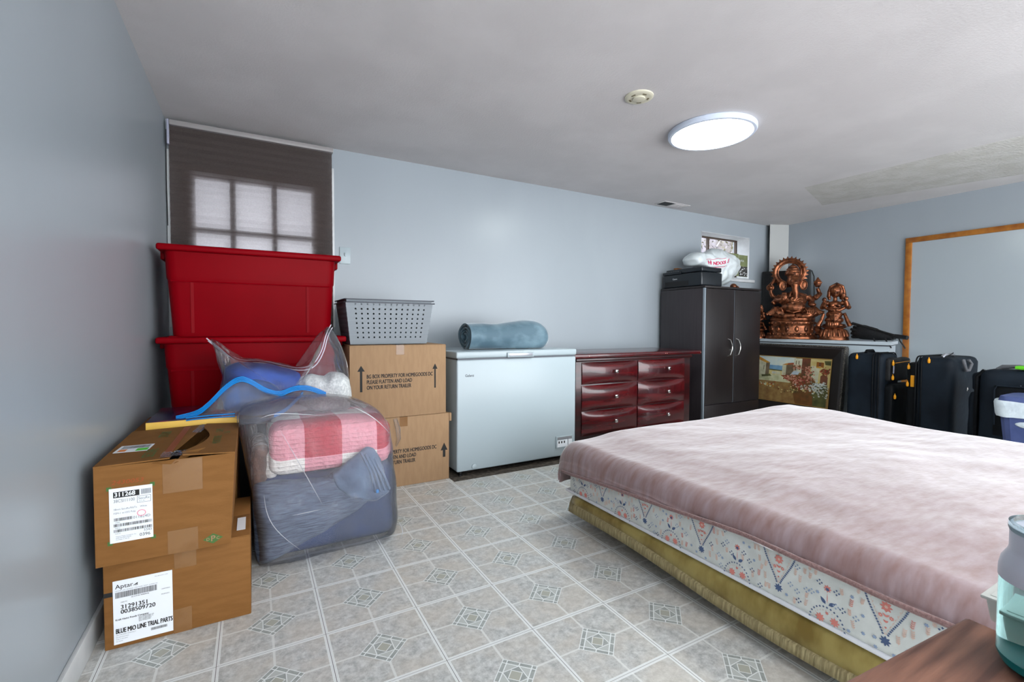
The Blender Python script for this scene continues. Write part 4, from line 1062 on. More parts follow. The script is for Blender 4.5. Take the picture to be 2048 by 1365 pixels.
def av_gear():
    M, P = statue_frame(1570, 5.68, SBZ)
    t = thing('television', 'large flat black television standing on its end behind the elephant statue', 'television', P)
    m = MB(); m.box(-.255, .255, -.012, .03, 0, .825, bev=.010, M=M); m.build('casing', 'black', t)
    m = MB(); m.box(-.235, .235, -.016, -.011, .03, .80, bev=.002, M=M); m.build('screen', 'black_soft', t)
    m = MB(); m.tube([M @ Vector(p) for p in ((.20, .0, .80), (.262, .0, .81), (.285, -.005, .74), (.29, -.01, .55), (.29, -.01, .30), (.275, 0, .05), (.24, 0, .01))], .006, 8)
    m.build('cable', 'black_rubber', t)
av_gear()
def tripod():
    t = thing('folded_tripod', 'folded black tripod stands lying on the right end of the sideboard', 'tripod', (5.6, 2.35, SBZ))
    a = atx(1692, 652, 5.60); b = atx(1776, 676, 5.50)
    A = Vector((5.64, 2.58, 1.02)); B = Vector((5.52, 2.16, .925))
    r = random.Random(9)
    for q in range(9):
        m = MB(); o = Vector((r.uniform(-.05, .05), 0, r.uniform(-.13, .075))); o2 = Vector((r.uniform(-.015, .015), 0, r.uniform(-.026, .016)))
        p0 = A+o; p1 = B+o2
        p0.z = max(p0.z, SBZ+.016); p1.z = max(p1.z, SBZ+.016)
        m.tube([p0, p0.lerp(p1, .5), p1], [.014, .012, .010], 8); m.tube([p0.lerp(p1, .45), p0.lerp(p1, .6)], .019, 8)
        m.build('leg', 'black' if q % 2 else 'black_rubber', t)
    m = MB(); m.tube([(5.66, 2.56, .965), (5.63, 2.48, .962), (5.58, 2.34, .938), (5.54, 2.22, .915), (5.53, 2.18, .910)], [.06, .078, .058, .032, .026], 14); m.build('carry_sleeve', 'black_soft', t)
    m = MB(); m.tube([(5.52, 2.165, .93), (5.50, 2.13, .925), (5.48, 2.045, .915)], [.020, .022, .020], 10); m.build('head', 'black', t)
    for y, z in ((2.27, .905), (2.17, .91), (2.06, .905)):
        m = MB(); m.tube([(5.40, y+.02, z), (5.366, y+.0, .885), (5.358, y-.03, .845), (5.362, y-.045, .815)], .006, 6); m.build('strap', 'black_soft', t)
tripod()
def painting():
    # leans against the sideboard, facing the bed
    X = 5.13; y1 = 2.455; y0 = 3.50; zt = .805; zb = .045
    t = thing('framed_painting', 'framed oil painting of a flowered mediterranean street leaning on the white sideboard', 'painting', (X+.05, 2.95, 0))
    lean = .12
    # local: x right (towards -Y), y up, z out (towards -X)
    L = Matrix(((0, lean/math.hypot(lean, 1)*0, -1, X+.03), (-1, 0, 0, y0), (0, 1, 0, 0), (0, 0, 0, 1)))
    R = Matrix.Translation((0, 0, 0))
    th = math.radians(7)
    # leaning: rotate about the bottom edge
    L = Matrix.Translation((X+.03, y0, zb)) @ Matrix.Rotation(th, 4, 'Y') @ Matrix(((0, 0, -1, 0), (-1, 0, 0, 0), (0, 1, 0, 0), (0, 0, 0, 1)))
    W, H = y0-y1, (zt-zb)/math.cos(th)
    fw = .13
    m = MB()
    def bar(pts):  # frame bar given outer and inner corners; beveled section
        (o0, o1, i1, i0) = pts
        prof = []
        vs_ = []
        for a, b in ((o0, i0), (o1, i1)):
            a = Vector(a); b = Vector(b)
            vs_ += [Vector((a.x, a.y, -.02)), Vector((a.x, a.y, .035)), a.lerp(b, .18).to_3d()+Vector((0, 0, .045)), a.lerp(b, .8).to_3d()+Vector((0, 0, .008)), b.to_3d()+Vector((0, 0, .003)), b.to_3d()+Vector((0, 0, -.012))]
        m.add(vs_, [(j, j+1, 7+j, 6+j) for j in range(5)]+[(5, 0, 6, 11)])
    o = [(0, 0), (W, 0), (W, H), (0, H)]; i_ = [(fw, fw), (W-fw, fw), (W-fw, H-fw), (fw, H-fw)]
    for q in range(4):
        r_ = (q+1) % 4; bar((o[q], o[r_], i_[r_], i_[q]))
    m.v = [L @ v for v in m.v]
    m.build('frame', 'frame_dark', t, sharp=25)
    m = MB()
    for (xa, xb, ya, yb) in ((-.006, W+.006, H-.004, H+.012), (-.006, W+.006, -.008, .006), (W-.006, W+.012, 0, H), (-.012, .006, 0, H)):
        b = MB(); b.box(xa, xb, ya, yb, -.018, .044, bev=.003); m.add(b.v, b.f, 0, L)
    m.build('edge_moulding', 'frame_trim', t)
    m = MB()
    for (xa, xb, ya, yb) in ((fw-.006, W-fw+.006, H-fw-.002, H-fw+.005), (fw-.006, fw, fw, H-fw), (W-fw, W-fw+.006, fw, H-fw), (fw-.006, W-fw+.006, fw-.006, fw)):
        b = MB(); b.box(xa, xb, ya, yb, -.004, .007, bev=.001); m.add(b.v, b.f, 0, L)
    m.build('gilt_fillet', 'gilt', t)
    # canvas
    mats = ['p_sky', 'p_sea', 'p_wall', 'p_shade', 'p_roof', 'p_roof2', 'p_brick', 'p_path', 'p_path2', 'p_green', 'p_leaf', 'p_red', 'p_pink', 'p_white', 'p_yel', 'p_awn', 'p_shut']
    ix = {n: i for i, n in enumerate(mats)}
    m = MB()
    # picture coordinates come from a 970 x 640 layout: x 100..1070, y 365..1005
    w, h = W-2*fw, H-2*fw
    xs = w/1030; 
    def Q(x, y, z): return (fw+w-(1075-x)*xs, H-fw-(y-365)*(h/900), z)
    lay = [0]
    def pg(c, pts):
        lay[0] += 1; m.poly([Q(x, y, .0002+lay[0]*.00003) for x, y in pts], ix[c], L)
    b = MB(); b.box(fw-.003, W-fw+.003, fw-.003, H-fw+.003, -.004, .0001); m.add(b.v, b.f, ix['p_path'], L)
    pg('p_sky', [(40, 365), (600, 365), (600, 560), (40, 560)])
    pg('p_sea', [(210, 545), (470, 545), (470, 640), (210, 640)])
    pg('p_green', [(200, 625), (470, 640), (470, 680), (200, 680)])
    pg('p_yel', [(210, 650), (440, 655), (440, 740), (210, 740)])
    pg('p_white', [(262, 672), (325, 672), (325, 720), (262, 720)]); pg('p_wall', [(330, 665), (390, 665), (390, 730), (330, 730)])
    pg('p_path2', [(40, 740), (270, 735), (390, 735), (560, 860), (500, 880), (60, 900)])
    pg('p_path', [(40, 870), (620, 870), (680, 1265), (40, 1265)])
    pg('p_green', [(100, 745), (235, 730), (260, 770), (110, 800)])
    pg('p_wall', [(45, 400), (160, 470), (160, 750), (45, 760)]); pg('p_shade', [(160, 500), (220, 505), (215, 735), (160, 750)])
    pg('p_roof', [(45, 385), (120, 430), (228, 500), (160, 506), (45, 450)])
    pg('p_shade', [(125, 560), (135, 560), (135, 650), (125, 650)])
    pg('p_wall', [(413, 525), (470, 520), (470, 720), (413, 740)]); pg('p_shade', [(470, 520), (570, 495), (570, 700), (470, 740)])
    pg('p_roof', [(410, 520), (500, 480), (480, 525)]); pg('p_roof2', [(478, 524), (500, 482), (575, 468), (575, 500)])
    pg('p_wall', [(578, 380), (690, 380), (690, 660), (578, 640)]); pg('p_brick', [(690, 372), (806, 372), (806, 760), (690, 760)])
    for x in (602, 640): pg('p_shade', [(x, 425), (x+12, 425), (x+12, 500), (x, 500)])
    pg('p_white', [(604, 560), (634, 560), (634, 640), (604, 640)])
    pg('p_yel', [(806, 372), (1075, 372), (1075, 900), (806, 800)]); pg('p_wall', [(820, 500), (930, 520), (920, 800), (830, 780)])
    pg('p_green', [(985, 400), (1075, 390), (1075, 480), (1000, 470)])
    pg('p_shut', [(885, 425), (918, 425), (918, 520), (885, 515)]); pg('p_brick', [(918, 430), (945, 430), (945, 505), (918, 505)]); pg('p_shut', [(945, 428), (982, 432), (982, 530), (945, 520)])
    pg('p_roof', [(880, 515), (950, 510), (945, 540), (890, 540)])
    pg('p_brick', [(950, 690), (990, 650), (1045, 700), (1045, 860), (950, 850)])
    pg('p_awn', [(578, 632), (670, 638), (635, 730), (535, 722)])
    for q in range(5): pg('p_sea', [(590+q*18, 634+q), (593+q*18, 634+q), (550+q*20, 724), (546+q*20, 724)])
    pg('p_leaf', [(440, 760), (600, 700), (700, 700), (860, 740), (930, 900), (950, 1265), (640, 1265), (560, 860)])
    pg('p_green', [(850, 820), (1050, 850), (1050, 1265), (880, 1265)])
    r = random.Random(11)
    def blob(c, x, y, s):
        lay[0] += .12; n = 6; a0 = r.random()*6
        m.poly([Q(x+s*math.cos(a0+i*2*PI/n)*r.uniform(.7, 1.2), y+s*math.sin(a0+i*2*PI/n)*r.uniform(.7, 1.2), .0002+lay[0]*.00003) for i in range(n)], ix[c], L)
    for (cx_, cy_, sx_, sy_, n, cols) in ((520, 760, 75, 50, 60, ('p_pink', 'p_red', 'p_pink', 'p_leaf')), (640, 820, 90, 60, 60, ('p_pink', 'p_leaf', 'p_red')), (790, 640, 55, 110, 70, ('p_pink', 'p_pink', 'p_green', 'p_red')),
                                          (760, 780, 80, 70, 60, ('p_pink', 'p_leaf', 'p_red')), (1010, 600, 60, 60, 50, ('p_roof2', 'p_leaf', 'p_red')), (760, 930, 150, 60, 60, ('p_red', 'p_leaf', 'p_pink', 'p_white')),
                                          (930, 880, 90, 90, 90, ('p_white', 'p_green', 'p_white', 'p_awn')), (960, 1000, 110, 100, 60, ('p_white', 'p_green')), (590, 550, 25, 35, 20, ('p_pink', 'p_leaf')), (660, 550, 25, 35, 20, ('p_pink', 'p_leaf')),
                                          (640, 1010, 200, 60, 50, ('p_green', 'p_leaf', 'p_yel')), (200, 950, 200, 40, 40, ('p_roof', 'p_path2', 'p_roof2'))):
        for q in range(int(n*1.6)): blob(cols[q % len(cols)], min(1060, r.gauss(cx_, sx_*.55)), r.gauss(cy_, sy_*.55), r.uniform(6, 17))
    m.build('canvas', mats, t, smooth=False)
painting()

# ================================================================== RIGHT WALL BOARD
t = thing('wall_board', 'large glossy white board framed in thin oak on the right wall', 'board', (5.87, 1.0, .35))
m = MB(); m.box(5.856, 5.869, -1.0, 2.20, .35, 1.905); m.build('panel', 'board', t)
m = MB(); fwid = .052
m.box(5.842, 5.869, -1.06, 2.222, 1.875, 1.925, bev=.003); m.box(5.842, 5.869, 2.17, 2.222, .30, 1.875, bev=.003); m.box(5.842, 5.869, -1.06, 2.222, .30, .35, bev=.003)
m.build('oak_frame', 'oak', t)

# ================================================================== SUITCASES
def suitcase(x0, x1, y0, y1, zt, label, front_side, pulls, seedv=0, tagx=None):
    t = thing('suitcase', label, 'suitcase', ((x0+x1)/2, (y0+y1)/2, 0), 'dark suitcases standing in a row along the right wall')
    m = MB(); softbox(m, x0, x1, y0, y1, .03, zt, r=.055, wr=.010, wf=4.5, n=16, seed=seedv); m.build('shell', 'navy_nylon', t, sharp=70)
    # zips and piping bands run round the case parallel to the big faces
    for q, y in enumerate((y0+.03, y0+.055, y0+.075) if seedv == 1 else (y1-.012, y1-.03, y1-.05)):
        m = MB(); e = .0
        pts = []
        r = .055
        for cxx, czz, a0 in ((x1-r, zt-r, 0), (x0+r, zt-r, PI/2), (x0+r, .03+r, PI), (x1-r, .03+r, 1.5*PI)):
            for s in range(6):
                a = a0+s*PI/10; pts.append((cxx+(r+.003)*math.cos(a), y, czz+(r+.003)*math.sin(a)))
        pts.append(pts[0]); m.tube(pts, .006 if q != 1 else .004, 6); m.build('zip_band', 'navy_dark', t)
    return t
def pull(t, p, d=(0, 0, -1), l=.045, w=.008, m_='pull'):
    p = Vector(p); d = Vector(d).normalized(); m = MB()
    m.tube([p, p+d*l*.25], .0035, 6); m.tube([p+d*l*.25, p+d*l*.4, p+d*l*.85, p+d*l], [w*.6, w, w, w*.6], 8)
    return m.build('zip_pull', m_, t)
# first: big face to the bed side shows as its narrow side, pocket face turned to the camera
s1 = suitcase(4.97, 5.30, 2.03, 2.33, .775, 'black suitcase with amber zip pulls, nearest to the painting', 'y', 0, 1)
m = MB(); softbox(m, 5.02, 5.42, 1.965, 2.05, .06, .50, r=.03, wr=.006, n=8); m.build('front_pocket', 'navy_dark', s1, sharp=70)
m = MB(); softbox(m, 5.02, 5.42, 1.985, 2.05, .52, .735, r=.03, wr=.008, n=8); m.build('upper_pocket', 'black_soft', s1, sharp=70)
m = MB(); m.tube([(5.09, 1.983, .69), (5.38, 1.983, .70)], .0035, 6); m.build('piping', 'pull', s1)
m = MB(); m.tube([(4.966, 2.25, .755), (4.964, 2.25, .72)], .003, 5)
for p in ((4.965, 2.235, .765), (5.03, 1.975, .72), (5.03, 1.975, .59), (5.03, 1.955, .42)): pull(s1, p, (0, 0, -1), .05, .010)
m = MB(); m.box(5.018, 5.034, 1.965, 1.972, .60, .67, bev=.003); m.build('luggage_tag', 'grey_pull', s1)
m = MB(); m.tube([(5.05, 2.2, .772), (5.07, 2.2, .792), (5.18, 2.2, .792), (5.20, 2.2, .772)], .014, 8); m.build('carry_handle', 'navy_dark', s1)
s2 = suitcase(4.97, 5.52, 1.545, 1.80, .765, 'black suitcase with amber tag and grey side handle, middle of the row', 'y', 0, 5)
m = MB(); softbox(m, 5.0, 5.48, 1.79, 1.87, .06, .71, r=.03, wr=.006, n=8); m.build('front_pocket', 'navy_dark', s2, sharp=70)
for p in ((4.962, 1.70, .765), (4.985, 1.845, .70), (4.985, 1.85, .55)): pull(s2, p, (0, 0, -1), .05, .010)
m = MB(); m.box(4.978, 4.99, 1.80, 1.828, .50, .60, bev=.004); m.build('luggage_tag', 'pull', s2)
m = MB(); m.tube([(4.983, 1.84, .68), (4.98, 1.84, .56)], .003, 5); m.build('strap', 'navy_dark', s2)
m = MB(); m.tube([(5.10, 1.66, .765), (5.12, 1.65, .785), (5.30, 1.65, .785), (5.33, 1.66, .765)], .012, 8); m.build('carry_handle', 'steel', s2)
m = MB(); m.tube([(5.15, 1.538, .745), (5.12, 1.522, .71), (5.15, 1.520, .66), (5.21, 1.520, .66), (5.27, 1.522, .71), (5.25, 1.538, .745)], .012, 8); m.build('side_handle', 'handle_grey', s2)
m = MB(); m.tube([(5.16, 1.64, .775), (5.20, 1.62, .80), (5.24, 1.64, .79), (5.22, 1.66, .775)], .004, 6); m.build('wire_loop', 'black', s2)
def suitcase3():
    x0, x1, y0, y1, zt = 4.78, 5.06, .86, 1.345, .705
    t = thing('suitcase', 'black expandable suitcase behind the blue hamper with a recessed rear panel', 'suitcase', ((x0+x1)/2, 1.1, 0), 'dark suitcases standing in a row along the right wall')
    m = MB(); softbox(m, x0, x1, y0, y1, .03, zt, r=.06, wr=.004, wf=5, n=16, seed=8); m.build('shell', 'navy_nylon', t, sharp=70)
    m = MB(); softbox(m, x0-.008, x0+.02, y0+.10, y1-.09, .22, zt-.11, r=.012, wr=0, n=6); m.build('back_panel', 'navy_dark', t)
    m = MB(); m.tube([(x0-.012, 1.245, .30), (x0-.012, 1.25, .56), (x0-.012, 1.235, .59), (x0-.012, .98, .592), (x0-.012, .965, .56), (x0-.012, .96, .30)], .006, 8); m.build('panel_piping', 'navy_nylon', t)
    for q in range(5):
        m = MB(); yy = y1+.004; xx = x0+.04+q*.035
        m.tube([(xx+.01*q, yy-.03, zt-.01-.008*q), (xx+.01*q, yy+.01, zt-.06), (xx+.01*q, yy+.012, .4), (xx+.01*q, yy+.01, .06)], .013, 8); m.build('gusset_fold', 'navy_dark', t)
    m = MB(); softbox(m, x0+.08, x1+.02, y1-.02, y1+.075, .06, .52, r=.03, wr=.008, n=8); m.build('front_pocket', 'navy_nylon', t, sharp=70)
    m = MB(); softbox(m, x0+.06, x1, y1-.02, y1+.055, .53, .67, r=.03, wr=.008, n=8); m.build('upper_pocket', 'navy_nylon', t, sharp=70)
    pull(t, (x0+.09, y1+.08, .55), (0, 0, -1), .03, .006, 'chrome')
    m = MB(); m.tube([(4.90, 1.27, zt-.005), (4.89, 1.24, zt+.02), (4.89, 1.15, zt+.026), (4.89, 1.08, zt+.01)], .015, 8); m.build('carry_handle', 'handle_grey', t)
    r = random.Random(2); m = MB()
    for q in range(14):
        y = 1.08+r.gauss(0, .014)-q*.002; z = .60-q*.009
        m.box(x0-.0095, x0-.008, y, y+r.uniform(.004, .012), z, z+r.uniform(.003, .008))
    o = m.build('scuff_mark', 'grey_pull', t); o['kind'] = 'stuff'
suitcase3()
m = MB(); softbox(m, 4.80, 5.02, .86, 1.16, .712, .742, r=.014, wr=.006, n=8)
tag(m.build('folded_cloth', 'green', loc=(4.9, 1.0, .712)), 'bright green folded cloth on top of the suitcase behind the hamper', 'cloth')
m = MB(); softbox(m, 5.20, 5.36, 2.335, 2.40, 0, .60, r=.03, wr=.01, n=8)
tag(m.build('duffel_bag', 'black_soft', loc=(5.28, 2.37, 0)), 'narrow black bag squeezed between painting and first suitcase', 'bag')

# ================================================================== HAMPER
def hamper():
    x0, x1, y0, y1, zt = 4.2, 4.56, .52, 1.10, .535
    t = thing('laundry_hamper', 'blue ribbed plastic hamper with white liner beyond the bed', 'hamper', ((x0+x1)/2, (y0+y1)/2, 0))
    m = MB()
    nr = 34
    cx, cy = (x0+x1)/2, (y0+y1)/2
    def ring(z, k):
        out = []
        a, b, r = (x1-x0)/2*k, (y1-y0)/2*k, .06
        for qx, qy, a0 in ((1, -1, -PI/2), (1, 1, 0), (-1, 1, PI/2), (-1, -1, PI)):
            for s in range(7):
                an = a0+s*PI/12; out.append(Vector((cx+qx*(a-r)+r*math.cos(an), cy+qy*(b-r)+r*math.sin(an), z)))
        return out
    def dens(rg, n=112):
        L = [(rg[(i+1) % len(rg)]-rg[i]).length for i in range(len(rg))]; tot = sum(L); o = []
        for q in range(n):
            d = tot*q/n; i = 0
            while d > L[i]: d -= L[i]; i += 1
            o.append(rg[i].lerp(rg[(i+1) % len(rg)], d/L[i]))
        return o
    vs_ = []; zs = ((.0, .80), (.01, .81), (.49, .965), (.50, .98), (.515, .98))
    for z, k in zs:
        rg = dens(ring(z, k))
        for q, p in enumerate(rg):
            if .005 < z < .495:
                c = Vector((cx, cy, z)); p = p+(c-p).normalized()*(.004 if q % 2 else 0)
            vs_.append(p)
    n = 112; fs = [(j*n+i, j*n+(i+1) % n, (j+1)*n+(i+1) % n, (j+1)*n+i) for j in range(4) for i in range(n)]+[tuple(range(n-1, -1, -1))]
    m.add(vs_, fs); m.build('basket', 'hamper', t, sharp=25)
    m = MB()
    def lf(u, v):
        rg = LR[v_i(v)]; p = rg[int(round(u*112)) % 112].copy(); return p
    rings = []
    for j, (z, k) in enumerate(((.445, 1.005), (.46, 1.02), (.50, 1.03), (.535, 1.045), (.548, 1.03), (.54, .97))):
        rg = dens(ring(z, k)); out = []
        for q, p in enumerate(rg):
            w = noise.noise(Vector((p.x*14, p.y*14, z*20)))
            out.append(p+Vector((w*.008, w*.008, w*(.012 if j == 0 else .005))))
        rings.append(out)
    vs_ = [p for rg in rings for p in rg]
    m.add(vs_, [(j*n+i, j*n+(i+1) % n, (j+1)*n+(i+1) % n, (j+1)*n+i) for j in range(len(rings)-1) for i in range(n)]); m.build('liner', 'liner', t, sharp=80)
    m = MB(); m.add(dens(ring(.545, .985))+dens(ring(.575, .955))+dens(ring(.578, .9)), [(j*n+i, j*n+(i+1) % n, (j+1)*n+(i+1) % n, (j+1)*n+i) for j in range(2) for i in range(n)]+[tuple(2*n+i for i in range(n))])
    m.build('lid', 'hamper', t, sharp=40)
    m = MB(); m.ell((4.212, .93, .405), (.012, .075, .022), n=20, m=8); plabel(m.build('handle_opening', 'liner', t), 'white oval handle opening')
hamper()

# ================================================================== BED
BX0, BX1, BY0, BY1 = 1.40, 3.46, .02, 1.93
m = MB(); m.box(BX0+.28, BX1-.2, BY0+.2, BY1-.30, 0, .062, bev=.01)
tag(m.build('bed_base', 'dark_base', loc=(2.4, 1.0, 0)), 'low dark base in shadow beneath the stacked mattresses', 'bed base')
def pad():
    t = thing('foam_pad', 'mustard yellow padded underlay sagging out beneath the patterned mattress', 'mattress pad', (2.43, .97, .062))
    m = MB()
    def edge(y):  # bottom height of the pad along the visible side
        return .068+.034*max(0, (y-1.1)/.85)**1.5+.012*math.sin(y*5.2+.4)*(1 if y > .3 else .4)
    NU, NV = 40, 60
    def f(off0, off1, za, zb):
        pass
    # upper plush layer, a lofted band
    def loop(z_of, out, n=160, r=.07):
        pts = []
        per = [(BX0-out, BY0-out), (BX1+out, BY0-out), (BX1+out, BY1+out), (BX0-out, BY1+out)]
        for q in range(4):
            a = Vector(per[q]); b = Vector(per[(q+1) % 4]); d = (b-a).normalized(); L = (b-a).length
            for s in range(40):
                p = a+d*(r+(L-2*r)*s/39); pts.append(Vector((p.x, p.y, z_of(p.x, p.y))))
        return pts
    def zb(x, y): return edge(y) if x < 2 else .07
    rows = [loop(lambda x, y: .0+zb(x, y)+.004, -.05), loop(lambda x, y: zb(x, y)+.0, -.015), loop(lambda x, y: zb(x, y)+.010, .004), loop(lambda x, y: zb(x, y)+.045, .010), loop(lambda x, y: .150, .006), loop(lambda x, y: .166, -.02), loop(lambda x, y: .166, -.2)]
    n = 160
    m.add([p for r_ in rows for p in r_], [(j*n+i, j*n+(i+1) % n, (j+1)*n+(i+1) % n, (j+1)*n+i) for j in range(len(rows)-1) for i in range(n)]+[tuple(range(n-1, -1, -1)), tuple((len(rows)-1)*n+i for i in range(n))])
    m.build('plush_layer', 'mustard', t, sharp=80)
    m = MB()
    w = lambda x, y: .5+.5*math.sin(y*7+1)
    rows = [loop(lambda x, y: zb(x, y)-.010, -.04), loop(lambda x, y: zb(x, y)-.012, .012), loop(lambda x, y: zb(x, y)-.006, .022), loop(lambda x, y: zb(x, y)+.022+.014*max(0, (y-1)), .018), loop(lambda x, y: zb(x, y)+.026+.016*max(0, (y-1)), .004)]
    m.add([p for r_ in rows for p in r_], [(j*n+i, j*n+(i+1) % n, (j+1)*n+(i+1) % n, (j+1)*n+i) for j in range(len(rows)-1) for i in range(n)])
    m.build('binding', 'tan_ruffle', t, sharp=80)
pad()
def mattress():
    t = thing('mattress', 'off white mattress with coral and navy floral print under the pink blanket', 'mattress', (2.43, .97, .167))
    m = MB(); m.box(BX0, BX1, BY0, BY1-.015, .168, .388, bev=.028, seg=4)
    M = face_negx(BX0, 0, 0)
    cnt = [0]
    P = lambda y, z, d=0: (-y, z, .0005+d+(cnt[0] % 500)*2.5e-6)     # face_negx: local x = -Y
    def flower(y, z, r, mi, n=8, d=0):
        pts = []; cnt[0] += 1
        for q in range(n*4):
            a = 2*PI*q/(n*4); rr = r*(.78+.22*math.cos(n*a)); pts.append(P(y+rr*math.cos(a), z+rr*math.sin(a), d))
        m.poly(pts, mi, M)
    def leaf(y, z, a, l, w, mi, d=0):
        c, s = math.cos(a), math.sin(a); pts = []; cnt[0] += 1
        for u, v in ((0, 0), (.3, .5), (.6, .45), (1, 0), (.6, -.45), (.3, -.5)):
            pts.append(P(y+c*u*l-s*v*w, z+s*u*l+c*v*w, d))
        m.poly(pts, mi, M)
    def tear(yc, z0, z1, hw, up):
        # z0 = pointed end, z1 = round end
        sgn = 1 if up else -1
        H = abs(z1-z0)
        def out(u): return hw*math.sin(min(1, u*1.15)*PI*.5)**1.25*(math.sqrt(max(0, 1-((u-.72)/.28)**2)) if u > .72 else 1)
        for side in (-1, 1):
            for q in range(1, 26):
                u = q/26; zz = z0+(z1-z0)*u
                o = out(u)
                if zz < .182 or zz > .348: continue
                flower(yc+side*(o+.004), zz, .0034, 3, 4)
                if q % 2: flower(yc+side*o*.80, zz, .0018, 0+2, 4)
                leaf(yc+side*o*.9, zz, PI/2, .006, .0012, 5)
        rr = random.Random(int(yc*100))
        for (dy, du, r_) in ((0, .50, .0145), (-.022, .70, .0125), (.023, .69, .0125), (0, .84, .010), (-.012, .34, .006), (.012, .33, .006)):
            zz = z0+(z1-z0)*du
            if .185 < zz < .345: flower(yc+dy, zz, r_, 1, 8); flower(yc+dy, zz, r_*.35, 2, 6, .0002)
        for q in range(8):
            u = .14+.095*q; zz = z0+(z1-z0)*u
            if not (.185 < zz < .345): continue
            for s in (-1, 1):
                leaf(yc+s*.002, zz, PI/2+s*.9*(1 if not up else 1), min(.013, out(u)*.6), .005, 1)
        if not up: flower(yc, z0-.012, .0135, 3, 8)
    ys = (1.648, 1.381, 1.104, .824, .548, .27, 0.08)
    for y in ys:
        tear(y, .228, .382, .050, False)
    YT = (1.79, 1.515, 1.243, .964, .686, .41, .16)
    for y in YT:
        # half tear rising from the bottom seam
        for q in range(15):
            a = PI*(q+.5)/15; flower(y+.046*math.cos(a), .176+.052*math.sin(a), .0032, 3, 4)
            a2 = PI*(q+.2)/15; flower(y+.038*math.cos(a2), .176+.042*math.sin(a2), .0016, 2, 4)
        flower(y-.02, .196, .013, 1, 8); flower(y+.018, .192, .013, 1, 8); flower(y, .212, .005, 1, 6)
        leaf(y+.004, .236, .9, .022, .010, 3); leaf(y-.004, .236, 2.5, .022, .010, 3)
        leaf(y, .240, PI/2, .03, .002, 1); flower(y, .282, .011, 1, 8); flower(y, .280, .006, 3, 6, .0002)
    r = random.Random(21); used = []
    for q in range(4000):
        y = r.uniform(.06, 1.88); z = r.uniform(.188, .335)
        if any(abs(y-a) < .055*(.3+.7*min(1, max(0, (z-.20)/.1))) for a in ys): continue
        if any(abs(y-a) < (.052 if z < .24 else .02) for a in YT): continue
        if any(abs(y-a) < .0125 and abs(z-b) < .023 for a, b in used): continue
        used.append((y, z)); k = q % 5
        if k == 0:
            flower(y, z, .0055, 4, 6)
        elif k == 1:
            for s in range(4): flower(y+.006*math.cos(s*PI/2), z+.006*math.sin(s*PI/2), .003, 4 if q % 2 else 3, 4)
        else:
            a = PI/2+r.uniform(-.25, .25); l = r.uniform(.018, .025)
            leaf(y, z, a, l, .0016, 2)
            for s in range(4):
                u = .2+s*.22; yy = y+math.cos(a)*l*u; zz = z+math.sin(a)*l*u
                leaf(yy, zz, a+.8, .007, .0024, 2 if q % 9 else 1); leaf(yy, zz, a-.8, .007, .0024, 2 if q % 9 else 1)
    m.build('ticking', ['ticking', 'coral', 'peach', 'navy_p', 'blue_p', 'peach'], t, sharp=40)
    m = MB()
    m.box(BX0-.004, BX1+.004, BY0-.004, BY1+.004, .1675, .181, bev=.005, seg=3); m.build('piping', 'piping', t)
mattress()
